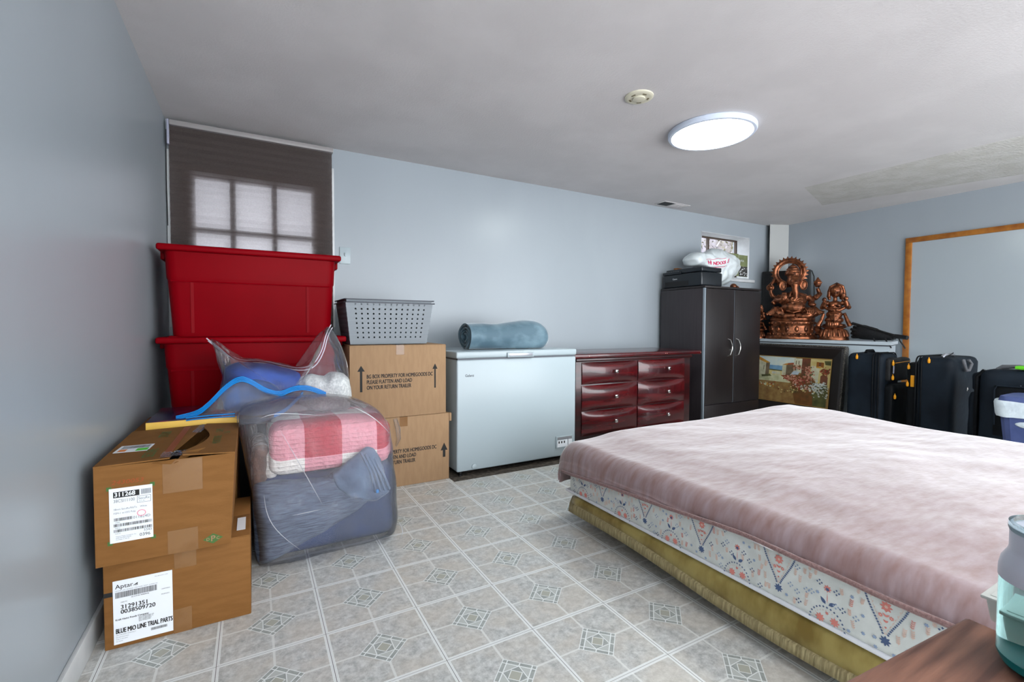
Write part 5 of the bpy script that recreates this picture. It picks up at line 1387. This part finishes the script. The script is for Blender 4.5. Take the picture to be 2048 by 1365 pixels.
def blanket():
    t = thing('blanket', 'dusty pink fleece blanket spread over the whole bed', 'blanket', (2.43, .97, .42))
    def sm(a): a = max(0, min(1, a)); return a*a*(3-2*a)
    def top(x, y):
        z = .432
        z += .030*math.exp(-(((x-3.25)/.45)**2+((y-1.75)/.35)**2))
        z += .014*math.exp(-(((x-2.2)/.5)**2+((y-1.0)/.5)**2))
        z -= .020*sm((1.75-x)/.45)
        z += .006*noise.noise(Vector((x*2.2, y*4, 0)))+.0035*noise.noise(Vector((x*6+y*3, y*9, 2)))
        return z
    # hem height along the side
    def hem(y): return .280+.060*sm((1.9-y)/1.0)+.004*math.sin(y*9)
    def fn(u, v):
        # u across X (0 = left hem ... 1 = right hem), v along Y (0 = near, 1 = far hem)
        x_in = BX0+.0; R = .085
        # arc lengths
        y = -.03+(BY1+.02+.03)*min(1, v/.93); fy = max(0, (v-.93)/.07)
        if u < .10:
            s = u/.10          # 0 hem, 1 = start of the corner
            zt = top(BX0+R, y)
            zh = hem(y)
            x = BX0-.016-.010*(1-s)+.005*noise.noise(Vector((y*7, s*3, 5)))
            z = zh+(zt-R-zh)*s if zt-R > zh else zh
            p = Vector((x, y, z))
        elif u < .17:
            a = (u-.10)/.07*PI/2; zt = top(BX0+R, y)
            p = Vector((BX0-.016+R*(1-math.cos(a)), y, zt-R+R*math.sin(a)))
        elif u < .94:
            s = (u-.17)/.77; x = BX0-.016+R+(BX1-R+.016-(BX0-.016+R))*s
            p = Vector((x, y, top(x, y)))
            if s < .12: p.z = p.z*(s/.12)+top(BX0+R, y)*(1-s/.12)
        else:
            s = (u-.94)/.06; a = min(1, s*2)*PI/2; zt = top(BX1-R, y)
            p = Vector((BX1+.016-R+R*math.sin(a), y, zt-R+R*math.cos(a)-max(0, s-.5)*2*.14))
        if fy > 0:
            a = min(1, fy*2)*PI/2; r = .05
            p.y = BY1+.02+r*math.sin(a)*1.0+.01*fy
            zc = p.z
            drop = r*(1-math.cos(a))+max(0, fy-.5)*2*(.17 if u > .1 else .10)
            p.z = max(p.z-drop, .20 if u > .10 else .215)
            if u < .17: p.x += .02*fy
        # corner softening at the far left
        cx = sm((BY1+.05-p.y)/.22)
        if u < .3: p.z -= (1-cx)*.014*(1-u/.3); p.x += (1-cx)*.012
        return p
    m = MB(); NU, NV = 170, 130
    m.grid(fn, NU, NV)
    o = m.build('cloth', 'pink_velvet', t, sharp=180)
    so = o.modifiers.new('s', 'SOLIDIFY'); so.thickness = .006; so.offset = 1
    # folded, stitched hem along the bed side
    m = MB()
    def hf(u, v):
        y = -.03+(BY1+.02+.03)*v; zh = hem(y); p = fn(0, v*.93)
        w = .015
        a = u*2*PI
        return Vector((p.x-.004+.0055*math.cos(a), p.y, p.z+w*.5-.003+(w*.5)*math.sin(a)))
    m.grid(hf, 10, 150, closed_u=True); m.build('hem', 'pink_hem', t, sharp=180)
blanket()

# ================================================================== LEFT FOREGROUND BOXES
def lower_carton():
    x0, x1, yf, yb, zt = -.415, -.018, 1.844, 2.262, .283
    t = thing('cardboard_box', 'brown cardboard box on the floor with a large white shipping label', 'box', ((x0+x1)/2, (yf+yb)/2, 0), 'brown cartons stacked against the left wall')
    m = MB(); m.box(x0, x1, yf, yb, 0, zt-.003, bev=.003)
    M = face_negy(0, yf, 0)
    rect(m, x0, x0+.022, .168, .182, M, 1, .0007); rect(m, x0+.02, x0+.045, .118, .1195, M, 2, .0007)
    m.build('body', ['card', 'black_ink', 'red_ink'], t)
    m = MB(); m.box(x0+.001, x1-.001, yf+.001, (yf+yb)/2-.001, zt-.0035, zt, bev=.001); m.build('flap', 'card', t)
    m = MB(); m.box(x0+.001, x1-.001, (yf+yb)/2+.001, yb-.001, zt-.0035, zt, bev=.001); m.build('flap', 'card', t)
    m = MB(); m.box(-.24, -.19, yf-.0009, yf, .0, .08); m.build('tape', 'tape', t)
    m = MB(); m.box(-.235, -.175, yf-.0009, yf, .215, zt); m.build('tape', 'tape', t)
    # label
    lx0, lx1, lz0, lz1 = -.392, -.241, .013, .215
    m = MB(); m.box(lx0, lx1, yf-.0016, yf-.0004, lz0, lz1, bev=.0004)
    M = face_negy(0, yf-.0017, 0); T = lambda s, x, z, sz, sx=1, b=0, mi=1: m.text(s, sz, M @ Matrix.Translation((x, z, .0003)), mi, sx=sx, bold=b)
    T('Aptar', lx0+.006, .190, .019, 1, .0001)
    m.poly([(lx0+.048, .1905, .0003), (lx0+.062, .199, .0003), (lx0+.062, .194, .0003)], 1, M); m.poly([(lx0+.052, .1905, .0003), (lx0+.062, .193, .0003), (lx0+.062, .1905, .0003)], 1, M)
    T('Manufactured in USA', lx1-.046, .2045, .004, 1, 0, 2)
    T('CRYSTAL LAKE  MCHENRY  STRATFORD  PLANT  ILLINOIS USA', lx0+.006, .1815, .0042, .9, 0, 2)
    barcode(m, lx0+.006, lx0+.110, .160, .1785, M, 1, .0003, 4, .0005, .0014)
    T('(S) 31291351 0038509720', lx0+.045, .1545, .0042, 1, .0001)
    T('1000 PC', lx0+.018, .1435, .005); T('1209590825', lx1-.030, .158, .0048); T('09/29/2022', lx1-.030, .141, .0048)
    T('31291351', lx0+.018, .1235, .0185, .95, .0004); T('0038509720', lx0+.018, .1085, .0185, .95, .0004)
    T('Kraft Heinz Foods Company', lx0+.005, .089, .0075, .95, .0002)
    for k in range(4): T('Aptar Stratford Plant 125 Progress Drive'[:26-k*2], lx0+.062, .0885-k*.0042-.004, .0038, 1, .0001)
    T('BLUE MIO LINE TRIAL PARTS', lx0+.005, .048, .0215, .53, .0006)
    barcode(m, lx1-.058, lx1-.016, .032, .0405, M, 1, .0003, 9, .0004, .001)
    for k in range(4): T(('USE THIS BOX NORMALLY', 'See attached sheet', 'Keep in dry place', 'No hooks')[k], lx0+.005, .041-k*.0065, .0042, 1, 0, 2)
    m.build('shipping_label', ['label', 'black_ink', 'grey_ink'], t, smooth=False)
lower_carton()
def upper_carton():
    x0, x1, yf, yb, zb, zt = -.421, -.058, 1.80, 2.325, .285, .592
    t = thing('cardboard_box', 'worn cardboard box with torn half open flaps, upper brown box at the left wall', 'box', ((x0+x1)/2, (yf+yb)/2, zb), 'brown cartons stacked against the left wall')
    th = .004
    m = MB()
    m.prism([(x0, zb), (x1-.016, zb), (x1, zt-.004), (x0, zt-.004)], yf, yf+th); m.prism([(x0, zb), (x1-.016, zb), (x1, zt-.004), (x0, zt-.004)], yb-th, yb); m.box(x0, x0+th, yf+.002, yb-.002, zb+.001, zt-.005)
    m.add([(x1-.016, yf+.002, zb+.001), (x1-.016, yb-.002, zb+.001), (x1, yb-.002, zt-.005), (x1, yf+.002, zt-.005), (x1-.020, yf+.002, zb+.001), (x1-.020, yb-.002, zb+.001), (x1-.004, yb-.002, zt-.005), (x1-.004, yf+.002, zt-.005)],
          [(0, 1, 2, 3), (4, 7, 6, 5), (0, 3, 7, 4), (1, 5, 6, 2), (3, 2, 6, 7)])
    m.box(x0+.002, x1-.018, yf+.002, yb-.002, zb+.0005, zb+th)
    M = face_negy(0, yf, 0)
    m.text('2430053', .018, M @ Matrix.Translation((-.381, .531, .0008)), 2, sx=1.25, shear=.2)
    # diamond mark
    cx, cz = -.124, .311
    m.poly([(cx-.028, cz, .0008), (cx, cz-.017, .0008), (cx+.028, cz, .0008), (cx, cz+.017, .0008)], 3, M)
    m.text('P', .026, M @ Matrix.Translation((cx-.007, cz-.008, .0012)), 4, bold=.0006); m.text('D', .013, M @ Matrix.Translation((cx-.019, cz-.0045, .0012)), 4, bold=.0003); m.text('C', .013, M @ Matrix.Translation((cx+.009, cz-.0045, .0012)), 4, bold=.0003)
    m.build('body', ['card', 'card_dark', 'red_ink', 'green_ink', 'card_light'], t)
    m = MB(); m.box(x0+.01, x1-.03, yf+.01, yb-.01, zb+.01, zt-.09); plabel(m.build('shade_block', 'black_rubber', t), 'black block standing in for the shade inside')  # black colour gives the shade seen through the flap gap
    # flaps: left one wide, right one lifted, a wedge gap between
    gx = lambda y: -.232+.052*(y-yf)/(yb-yf)
    m = MB()
    L = [(x0, yf-.002), (gx(yf)-.004, yf-.002), (gx(yf)-.001, yf+.09), (gx(yb)-.002, yb-.05), (gx(yb), yb), (x0, yb)]
    zl = lambda x, y: zt-.002+(.006 if y < yf+.05 else 0)*(x-x0)
    m.add([(x, y, zt-.004+.004*((x-x0)/.2)) for x, y in L]+[(x, y, zt+.004*((x-x0)/.2)) for x, y in L], [tuple(range(6)), tuple(range(11, 5, -1))]+[(i, (i+1) % 6, (i+1) % 6+6, i+6) for i in range(6)])
    # inked band and lettering on the left flap
    MU = lambda x, y, a=0: Matrix.Translation((x, y, zt+.0052)) @ Matrix.Rotation(a, 4, 'Z')
    m.poly([(-.262, yf+.01, zt+.0042), (-.240, yf+.01, zt+.0045), (-.228, yb-.02, zt+.0048), (-.250, yb-.02, zt+.0044)], 2)
    m.text('SECURE', .045, MU(-.283, yf+.03, PI/2), 1, sx=.75); m.text('STRUBI', .045, MU(-.283, yf+.33, PI/2), 1, sx=.75)
    m.build('flap', ['card', 'green_ink', 'brown_ink'], t)
    m = MB()
    g2 = lambda y: gx(y)+.004+.055*math.sin(max(0, min(1, (y-yf)/(yb-yf)*1.15))*PI)**1.0
    n = 12; R_ = []
    for i in range(n+1):
        y = yf-.002+(yb-yf+.002)*i/n; R_.append((g2(y) if i else gx(yf)+.03, y))
    top_ = [(x, y, zt+.010*((x1-x)/.15)) for x, y in R_]+[(x1, yb, zt), (x1, yf-.002, zt)]
    bot_ = [(x, y, z-.004) for x, y, z in top_]
    k = len(top_); m.add(top_+bot_, [tuple(range(k)), tuple(range(2*k-1, k-1, -1))]+[(i, (i+1) % k, (i+1) % k+k, i+k) for i in range(k)])
    m.text('MOISTURE', .036, MU(-.108, yf+.13, PI/2), 1, sx=.8); m.text('CAPE', .036, MU(-.108, yf+.33, PI/2), 1, sx=.8); m.text('56', .03, MU(-.083, yf+.30, PI/2), 1)
    m.build('flap', ['card', 'green_ink'], t)
    m = MB()   # folded-in inner flap seen through the gap and torn front corners
    m.add([(-.205, yf+.06, zt-.01), (-.145, yb-.1, zt-.004), (-.15, yb-.1, zt-.10), (-.175, yf+.1, zt-.10)], [(0, 1, 2, 3)])
    m.add([(gx(yf)-.05, yf-.004, zt-.008), (gx(yf)+.015, yf-.010, zt+.0), (gx(yf)+.0, yf-.003, zt-.018)], [(0, 1, 2)])
    m.add([(gx(yf)+.008, yf-.008, zt-.016), (gx(yf)+.09, yf+.035, zt+.016), (gx(yf)+.03, yf+.035, zt+.010)], [(0, 1, 2)])
    m.build('inner_flap', 'card', t)
    m = MB()
    r = random.Random(5)
    def crumple(u, v):
        x = -.262+.066*u; y = yf-.004+.06*v
        return Vector((x, y, zt+.006+.012*abs(noise.noise(Vector((u*5, v*6, 1))))))
    m.grid(crumple, 12, 12); m.build('torn_tape', 'film2', t, sharp=30); m = MB()
    m.grid(lambda u, v: Vector((gx(yb-.16*v)-.018+.03*u, yb-.16*v, zt+.004+.008*abs(noise.noise(Vector((u*5, v*9, 4)))))), 8, 16)
    m.build('torn_tape', 'film2', t, sharp=30)
    m = MB(); m.box(-.245, -.165, yf-.0009, yf, zb, zb+.075); m.build('tape', 'tape', t)
    m = MB(); m.box(-.255, -.15, yf-.0009, yf, zt-.11, zt-.006); m.build('tape', 'tape', t)
    # barcode sticker on the left flap
    m = MB(); A = Matrix.Translation((-.358, yf+.195, zt+.0032)) @ Matrix.Rotation(-.06, 4, 'Z')
    m.box(-.045, .047, -.05, .045, -.0005, .0006, M=A)
    barcode(m, -.035, .042, -.005, .035, A, 1, .001, 6, .001, .0028); rect(m, -.036, -.015, -.045, -.012, A, 2, .001); rect(m, .012, .044, -.047, -.010, A, 3, .001)
    m.build('barcode_sticker', ['label', 'black_ink', 'orange', 'lime'], t, smooth=False)
    # shipping label
    lx0, lx1, lz0, lz1 = -.386, -.281, .352, .519
    m = MB(); m.box(lx0, lx1, yf-.0016, yf-.0004, lz0, lz1, bev=.0004)
    for (a, b) in ((lx0, lz0), (lx1, lz0), (lx0, lz1), (lx1, lz1)): m.box(a-.006, a+.006, yf-.0006, yf-.0002, b-.006, b+.006, mi=4)
    M = face_negy(0, yf-.0017, 0); T = lambda s, x, z, sz, sx=1, b=0, mi=1: m.text(s, sz, M @ Matrix.Translation((x, z, .0004)), mi, sx=sx, bold=b)
    rect(m, lx0+.010, lx0+.073, .490, .508, M, 1, .0002); T('311268', lx0+.012, .4935, .0185, .92, .0005, 0)
    barcode(m, lx1-.028, lx1-.003, .492, .508, M, 2, .0003, 2, .0005, .0012)
    T('38CSI11100', lx0+.010, .4755, .0135, .78, 0, 2)
    for (a, b, c_, d) in ((lx1-.038, lx1-.004, .4865, .4875), (lx1-.038, lx1-.004, .4665, .4675), (lx1-.038, lx1-.037, .4665, .4875), (lx1-.005, lx1-.004, .4665, .4875)): rect(m, a, b, c_, d, M, 2, .0003)
    T('SecuRx', lx1-.035, .4765, .011, .85, 0, 2); T('8.71 RC', lx1-.033, .470, .0045, 1, 0, 2)
    T('38mm SecuRx/RibTx    White', lx0+.010, .452, .0078, .85, 0, 2); T('FSM-1 w/.035 Pulp', lx0+.010, .440, .0078, .9, 0, 2)
    pts = [(lx1-.028+.010*math.cos(a*PI/10), .434+.009*math.sin(a*PI/10), .0005) for a in range(21)]
    mm = MB(); mm.tube(pts, .0013, 5); m.add(mm.v, mm.f, 3, M)
    barcode(m, lx0+.011, lx0+.054, .4185, .428, M, 1, .0003, 3, .001, .0022); T('011824D', lx0+.056, .4190, .0115, 1.0, 0, 2)
    T('12000', lx0+.012, .4125, .005, 1, 0, 2)
    barcode(m, lx0+.010, lx1-.003, .401, .410, M, 1, .0003, 7, .001, .0026); T('708532', lx0+.012, .3955, .0045, 1, 0, 2)
    barcode(m, lx0+.010, lx1-.003, .384, .393, M, 1, .0003, 8, .001, .0026); T('744510', lx0+.012, .3785, .0045, 1, 0, 2)
    T('3343', lx1-.024, .3755, .0105, 1, 0, 2); T('0396', lx1-.034, .3615, .0135, 1.0, 0, 1)
    for k in range(3): T(('Owens Plastic Company, Inc.', '2430 East Blvd 32400', 'Carthage, IL 60120')[k], lx0+.014, .370-k*.005, .0042, 1, 0, 2)
    m.build('shipping_label', ['label', 'black_ink', 'grey_ink', 'pink_ink', 'green_ink'], t, smooth=False)
upper_carton()
m = MB(); m.box(-.06, -.033, 1.90, 2.02, .2836, .2846); tag(m.build('paper_slip', 'label', loc=(-.045, 1.96, .2836)), 'white paper slip sticking out between the two stacked brown boxes', 'paper')
# carton holding up the flat game box behind the stack
m = MB(); m.box(-.44, -.07, 2.36, 2.78, 0, .572, bev=.004)
tag(m.build('cardboard_box', 'card', loc=(-.23, 2.57, 0)), 'plain cardboard box hidden beneath the flat yellow edged box', 'box')
t = thing('flat_carton', 'flat glossy dark printed box with yellow side lying behind the brown cartons', 'box', (-.16, 2.55, .573))
m = MB(); m.box(-.385, -.06, 2.35, 2.72, .574, .617, bev=.002); m.build('side', 'yellow_box', t)
m = MB(); m.box(-.383, -.062, 2.352, 2.718, .6165, .621, bev=.001); m.build('printed_top', 'dark_carton', t)

# ================================================================== BAGGED BEDDING
def chaikin(pts, n=2):
    for _ in range(n):
        o = [pts[0]]
        for a, b in zip(pts, pts[1:]): o += [(a[0]*.75+b[0]*.25, a[1]*.75+b[1]*.25), (a[0]*.25+b[0]*.75, a[1]*.25+b[1]*.75)]
        pts = o+[pts[-1]]
    return pts
def px_outline(pts, Y): return [aty(x, y, Y) for x, y in pts]
def bedding():
    # navy cotton blanket at the very bottom
    m = MB(); softbox(m, .015, .59, 2.215, 2.72, .004, .356, r=.05, wr=.010, wf=6, n=18, seed=2)
    tag(m.build('folded_blanket', 'navy_fab', loc=(.3, 2.45, .004), sharp=80), 'navy blue folded blanket at the bottom of the clear bag', 'blanket')
    # slate blanket draped in front, its lower edge running diagonally
    m = MB()
    ol = [(506, 968), (545, 963), (610, 958), (650, 957), (690, 930), (735, 896), (752, 900), (768, 935), (776, 968), (720, 1020), (650, 1062), (585, 1098), (540, 1122), (515, 1132), (507, 1060)]
    pillow(m, px_outline(ol, 2.19), 2.205, 2.150, 2.222, rings=18, p=6, wr=.020, wf=7, seed=6, dens=120)
    o = m.build('folded_blanket', 'slate_fab', loc=(.28, 2.2, .05), sharp=80); tag(o, 'slate grey blue knitted blanket folded diagonally inside the clear bag', 'blanket')
    # its turned back flap with ribbed hem
    m = MB()
    ol = [(664, 950), (700, 921), (733, 893), (750, 897), (768, 940), (778, 985), (748, 1004), (705, 998), (676, 980)]
    pillow(m, px_outline(ol, 2.15), 2.155, 2.125, 2.19, rings=12, p=5, wr=.014, wf=12, seed=3, dens=100)
    o2 = m.build('turned_flap', 'slate_smooth', o, sharp=80)
    m = MB()
    for k in range(4):
        a = [aty(722+k*9, 905+k*4, 2.125), aty(742+k*9, 945+k*3, 2.116), aty(752+k*9, 985-k*2, 2.125)]
        m.tube(a, .006, 6)
    m.build('ribbed_hem', 'slate_smooth', o, sharp=80)
    m = MB(); p = aty(755, 983, 2.112); m.box(p.x-.006, p.x+.006, p.y-.002, p.y+.002, p.z-.008, p.z+.008, bev=.001); plabel(m.build('size_sticker', 'zip_blue', o), 'small bright blue sticker')
    # gingham quilt
    m = MB()
    softbox(m, .050, .578, 2.19, 2.66, .362, .575, r=.055, wr=.012, wf=6, n=22, seed=11)
    o = m.build('folded_quilt', 'gingham', loc=(.0, 2.19, .33), sharp=80)
    tag(o, 'red pink and white gingham quilt folded in the clear bag', 'quilt')
    m = MB()
    softbox(m, .035, .090, 2.235, 2.6, .345, .475, r=.027, wr=.008, n=8); plabel(m.build('folded_edge', 'gingham', o, sharp=80), 'rounded fold of the quilt')
    m = MB(); softbox(m, -.012, .05, 2.23, 2.55, .30, .50, r=.03, wr=.01, wf=20, n=12)
    tag(m.build('plush_cloth', 'fur', loc=(.02, 2.4, .3), sharp=80), 'brown plush cloth at the left edge of the clear bag', 'cloth')
    # the bag
    m = MB()
    ol = [(511, 1138), (640, 1112), (790, 1070), (799, 1040), (795, 960), (788, 890), (782, 850), (762, 822), (720, 803), (650, 795), (570, 800), (500, 815), (470, 835), (477, 870), (488, 930), (500, 1000), (505, 1070)]
    pillow(m, px_outline(ol, 2.22), 2.30, 2.098, 2.80, rings=22, p=8, wr=.016, wf=6, seed=9, dens=150, center=aty(645, 960, 2.22))
    o = m.build('plastic_storage_bag', 'film', loc=(.3, 2.45, 0), sharp=80)
    tag(o, 'large clear plastic bag filled with folded quilts and blankets on the floor', 'bag')
    # thin white tubes along the creases: highlights put into the colour
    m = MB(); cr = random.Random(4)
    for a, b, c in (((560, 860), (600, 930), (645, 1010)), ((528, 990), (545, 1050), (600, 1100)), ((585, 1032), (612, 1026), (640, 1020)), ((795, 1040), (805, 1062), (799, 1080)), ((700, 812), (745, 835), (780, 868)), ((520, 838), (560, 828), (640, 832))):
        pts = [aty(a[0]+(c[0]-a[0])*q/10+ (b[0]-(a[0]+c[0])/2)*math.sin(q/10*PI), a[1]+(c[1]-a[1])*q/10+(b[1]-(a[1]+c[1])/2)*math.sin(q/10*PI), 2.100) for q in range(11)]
        m = MB(); m.tube(pts, [.0003+.0012*math.sin(q/10*PI) for q in range(11)], 6); m.build('crease_glint', 'crease_glint', o, sharp=80)
    # blue clothes and white knit in the upper bag
    m = MB()
    ol = [(448, 735), (470, 725), (520, 728), (570, 738), (600, 748), (606, 775), (590, 800), (560, 822), (460, 826), (440, 800), (446, 765)]
    pillow(m, px_outline(ol, 2.55), 2.60, 2.48, 2.78, rings=14, p=4, wr=.022, wf=9, seed=1)
    o = m.build('folded_clothes', 'royal_fab', loc=(.0, 2.6, .6), sharp=80); tag(o, 'royal blue clothes folded inside the upper zip bag', 'clothes')
    m = MB()
    ol = [(445, 790), (470, 765), (510, 757), (550, 770), (575, 795), (580, 820), (550, 833), (470, 832), (445, 822)]
    pillow(m, px_outline(ol, 2.47), 2.50, 2.44, 2.56, rings=12, p=4, wr=.014, wf=9, seed=7)
    o = m.build('folded_clothes', 'denim_fab', loc=(-.05, 2.5, .6), sharp=80); tag(o, 'darker denim blue garment in front, low in the upper zip bag', 'clothes')
    m = MB()
    ol = [(600, 758), (625, 750), (655, 756), (668, 745), (690, 748), (700, 760), (706, 795), (700, 818), (640, 826), (600, 812), (596, 785)]
    pillow(m, px_outline(ol, 2.52), 2.56, 2.46, 2.72, rings=14, p=4, wr=.018, wf=11, seed=12)
    o = m.build('folded_knitwear', 'knit_white', loc=(.35, 2.6, .6), sharp=80); tag(o, 'white and grey marl knitwear at the right of the upper zip bag', 'clothes')
    # upper bag
    m = MB()
    ol = [(413, 677), (440, 698), (478, 722), (520, 720), (560, 730), (600, 738), (628, 730), (645, 700), (652, 668), (662, 650), (676, 664), (692, 700), (704, 745), (710, 800), (700, 832), (600, 842), (500, 846), (420, 842), (436, 800), (440, 760), (430, 715)]
    pillow(m, px_outline(ol, 2.50), 2.62, 2.40, 2.86, rings=20, p=3, wr=.016, wf=8, seed=15, dens=150, center=aty(575, 785, 2.5))
    o = m.build('zip_storage_bag', 'film2', loc=(.1, 2.6, .6), sharp=80); tag(o, 'clear zip top storage bag of blue clothes resting above the quilts', 'bag')
    m = MB()
    pts = [(413, 677), (440, 698), (478, 722), (520, 720), (560, 730), (600, 738), (628, 730), (645, 700), (652, 668), (662, 650)]
    for dy in (0, 5):
        m.tube([aty(x+dy*.6, y+dy, 2.60) for x, y in chaikin(pts)], .0028, 6)
    m.build('zip_strip', 'zip_clear', o, sharp=80)
    # second bag opening with blue zip strip
    t = thing('zip_storage_bag', 'loose clear bag with a bright blue zip strip lying across the bedding', 'bag', (.0, 2.35, .6))
    m = MB()
    pts = [(352, 838), (395, 828), (420, 808), (450, 775), (478, 757), (500, 762), (530, 782), (560, 790), (585, 778), (610, 775), (635, 782), (652, 790)]
    def ribbon(pts, Y, w, mi=0):
        P0 = [aty(x, y, Y-(.0 if i else 0)) for i, (x, y) in enumerate(chaikin(pts))]
        for off in (-1.5*w, -.5*w, .5*w, 1.5*w):
            m.tube([p+Vector((0, 0, off)) for p in P0], .0031, 6, mi=mi)
    ribbon(pts, 2.375, .0062)
    pts2 = [(548, 832), (570, 822), (590, 803), (606, 787)]
    ribbon(pts2, 2.385, .004)
    for dy in (-1, 4):
        m.tube([aty(x, y+dy, 2.343) for x, y in ((372, 838), (385, 836), (425, 832), (470, 829))], .003, 6)
    m.build('zip_strip', 'zip_blue', t, sharp=80)
    m = MB()
    ol = [(352, 840), (400, 830), (450, 778), (480, 760), (530, 784), (560, 792), (610, 777), (652, 792), (700, 798), (760, 822), (782, 850), (740, 846), (650, 838), (540, 848), (470, 852), (420, 846)]
    pillow(m, px_outline(ol, 2.38), 2.40, 2.33, 2.50, rings=14, p=3, wr=.02, wf=10, seed=22, dens=130, center=aty(585, 820, 2.38))
    m.build('film', 'film', t, sharp=80)
bedding()

# ================================================================== FOREGROUND TABLE
TZ = .675
def table():
    C = Vector((.735, .209)); A = Vector((.502, .226)); B = Vector((.765, .1))
    e1 = (A-C).normalized(); e2 = Vector((e1.y, -e1.x)); 
    if e2.y > 0: e2 = -e2
    # second direction from the photograph
    W_, D_ = 1.1, .5
    t = thing('wooden_table', 'reddish brown wood grain table top corner in the near foreground', 'table', (.45, 0, 0))
    M = Matrix(((e1.x, e2.x, 0, C.x), (e1.y, e2.y, 0, C.y), (0, 0, 1, 0), (0, 0, 0, 1)))
    m = MB(); m.box(0, W_, 0, D_, TZ-.028, TZ, bev=.004, M=M)
    m.build('top', 'table_wood', t)
    for (a, b) in ((.03, .03), (W_-.07, .03), (.03, D_-.07), (W_-.07, D_-.07)):
        m = MB(); m.box(a, a+.04, b, b+.04, 0, TZ-.028, bev=.003, M=M); m.build('leg', 'table_wood', t)
    m = MB(); m.box(.04, W_-.04, .04, .06, TZ-.09, TZ-.028, M=M); m.build('apron', 'table_wood', t)
table()
def bottle():
    P = atz(2087, 1372, TZ); c = Vector((.683, .128, TZ))
    r = .0415
    t = thing('drink_bottle', 'short teal tinted clear bottle with pale grey cap on the wooden table', 'bottle', c)
    m = MB(); m.lathe([(.030, .002), (.038, .004), (r, .012), (r, .085), (r*.99, .092)], 48, c, cap=False)
    m.lathe([(.028, .004), (.036, .0065), (r-.002, .014), (r-.002, .092)], 48, c, cap=False); m.build('vessel', 'teal_clear', t)
    m = MB(); m.lathe([(.0, .001), (.030, .001), (.0385, .005), (.0395, .013), (.001, .014)], 40, c, cap=False); m.build('base', 'teal_deep', t)
    m = MB(); m.lathe([(r+.0006, .090), (r+.0004, .1), (r*.97, .108), (r*.87, .116), (r*.84, .120), (r*.84, .140), (r*.82, .142), (.0, .142)], 48, c, cap=False); m.build('cap', 'cap_grey', t)
    m = MB(); m.lathe([(r*.845, .138), (r*.87, .141), (r*.86, .147), (r*.78, .1475), (r*.74, .143)], 48, c, cap=False); m.build('rim_band', 'teal_clear', t)
    m = MB(); a = c+Vector((-.0385, .0, .121)); m.tube([a+Vector((.004, 0, -.002)), a+Vector((-.006, 0, 0)), a+Vector((-.008, .0, .003))], .004, 8)
    m.build('latch', 'teal', t)
    m = MB(); m.lathe([(.0, .016), (.014, .017), (.018, .032), (.021, .046), (.0, .048)], 24, c+Vector((.014, -.012, 0)), cap=False); m.build('infuser', 'teal', t)
bottle()
def tub():
    c = atz(2003, 1310, TZ)
    c = Vector((.790, .182, 0))
    t = thing('plastic_tub', 'small white rectangular tub behind the teal bottle', 'container', (.79, .182, TZ-.03))
tb = thing('plastic_tub', 'small white lidded tub behind the teal bottle at the table edge', 'container', (.772, .165, TZ))
m = MB(); m.box(.742, .80, .138, .196, TZ, TZ+.028, bev=.004, taper=.86); m.build('body', 'tub_white', tb)
m = MB(); m.box(.739, .803, .135, .199, TZ+.027, TZ+.031, bev=.0015); m.box(.746, .796, .142, .192, TZ+.0305, TZ+.032, bev=.0005); m.build('lid', 'tub_white', tb)
SC.render.film_transparent = False
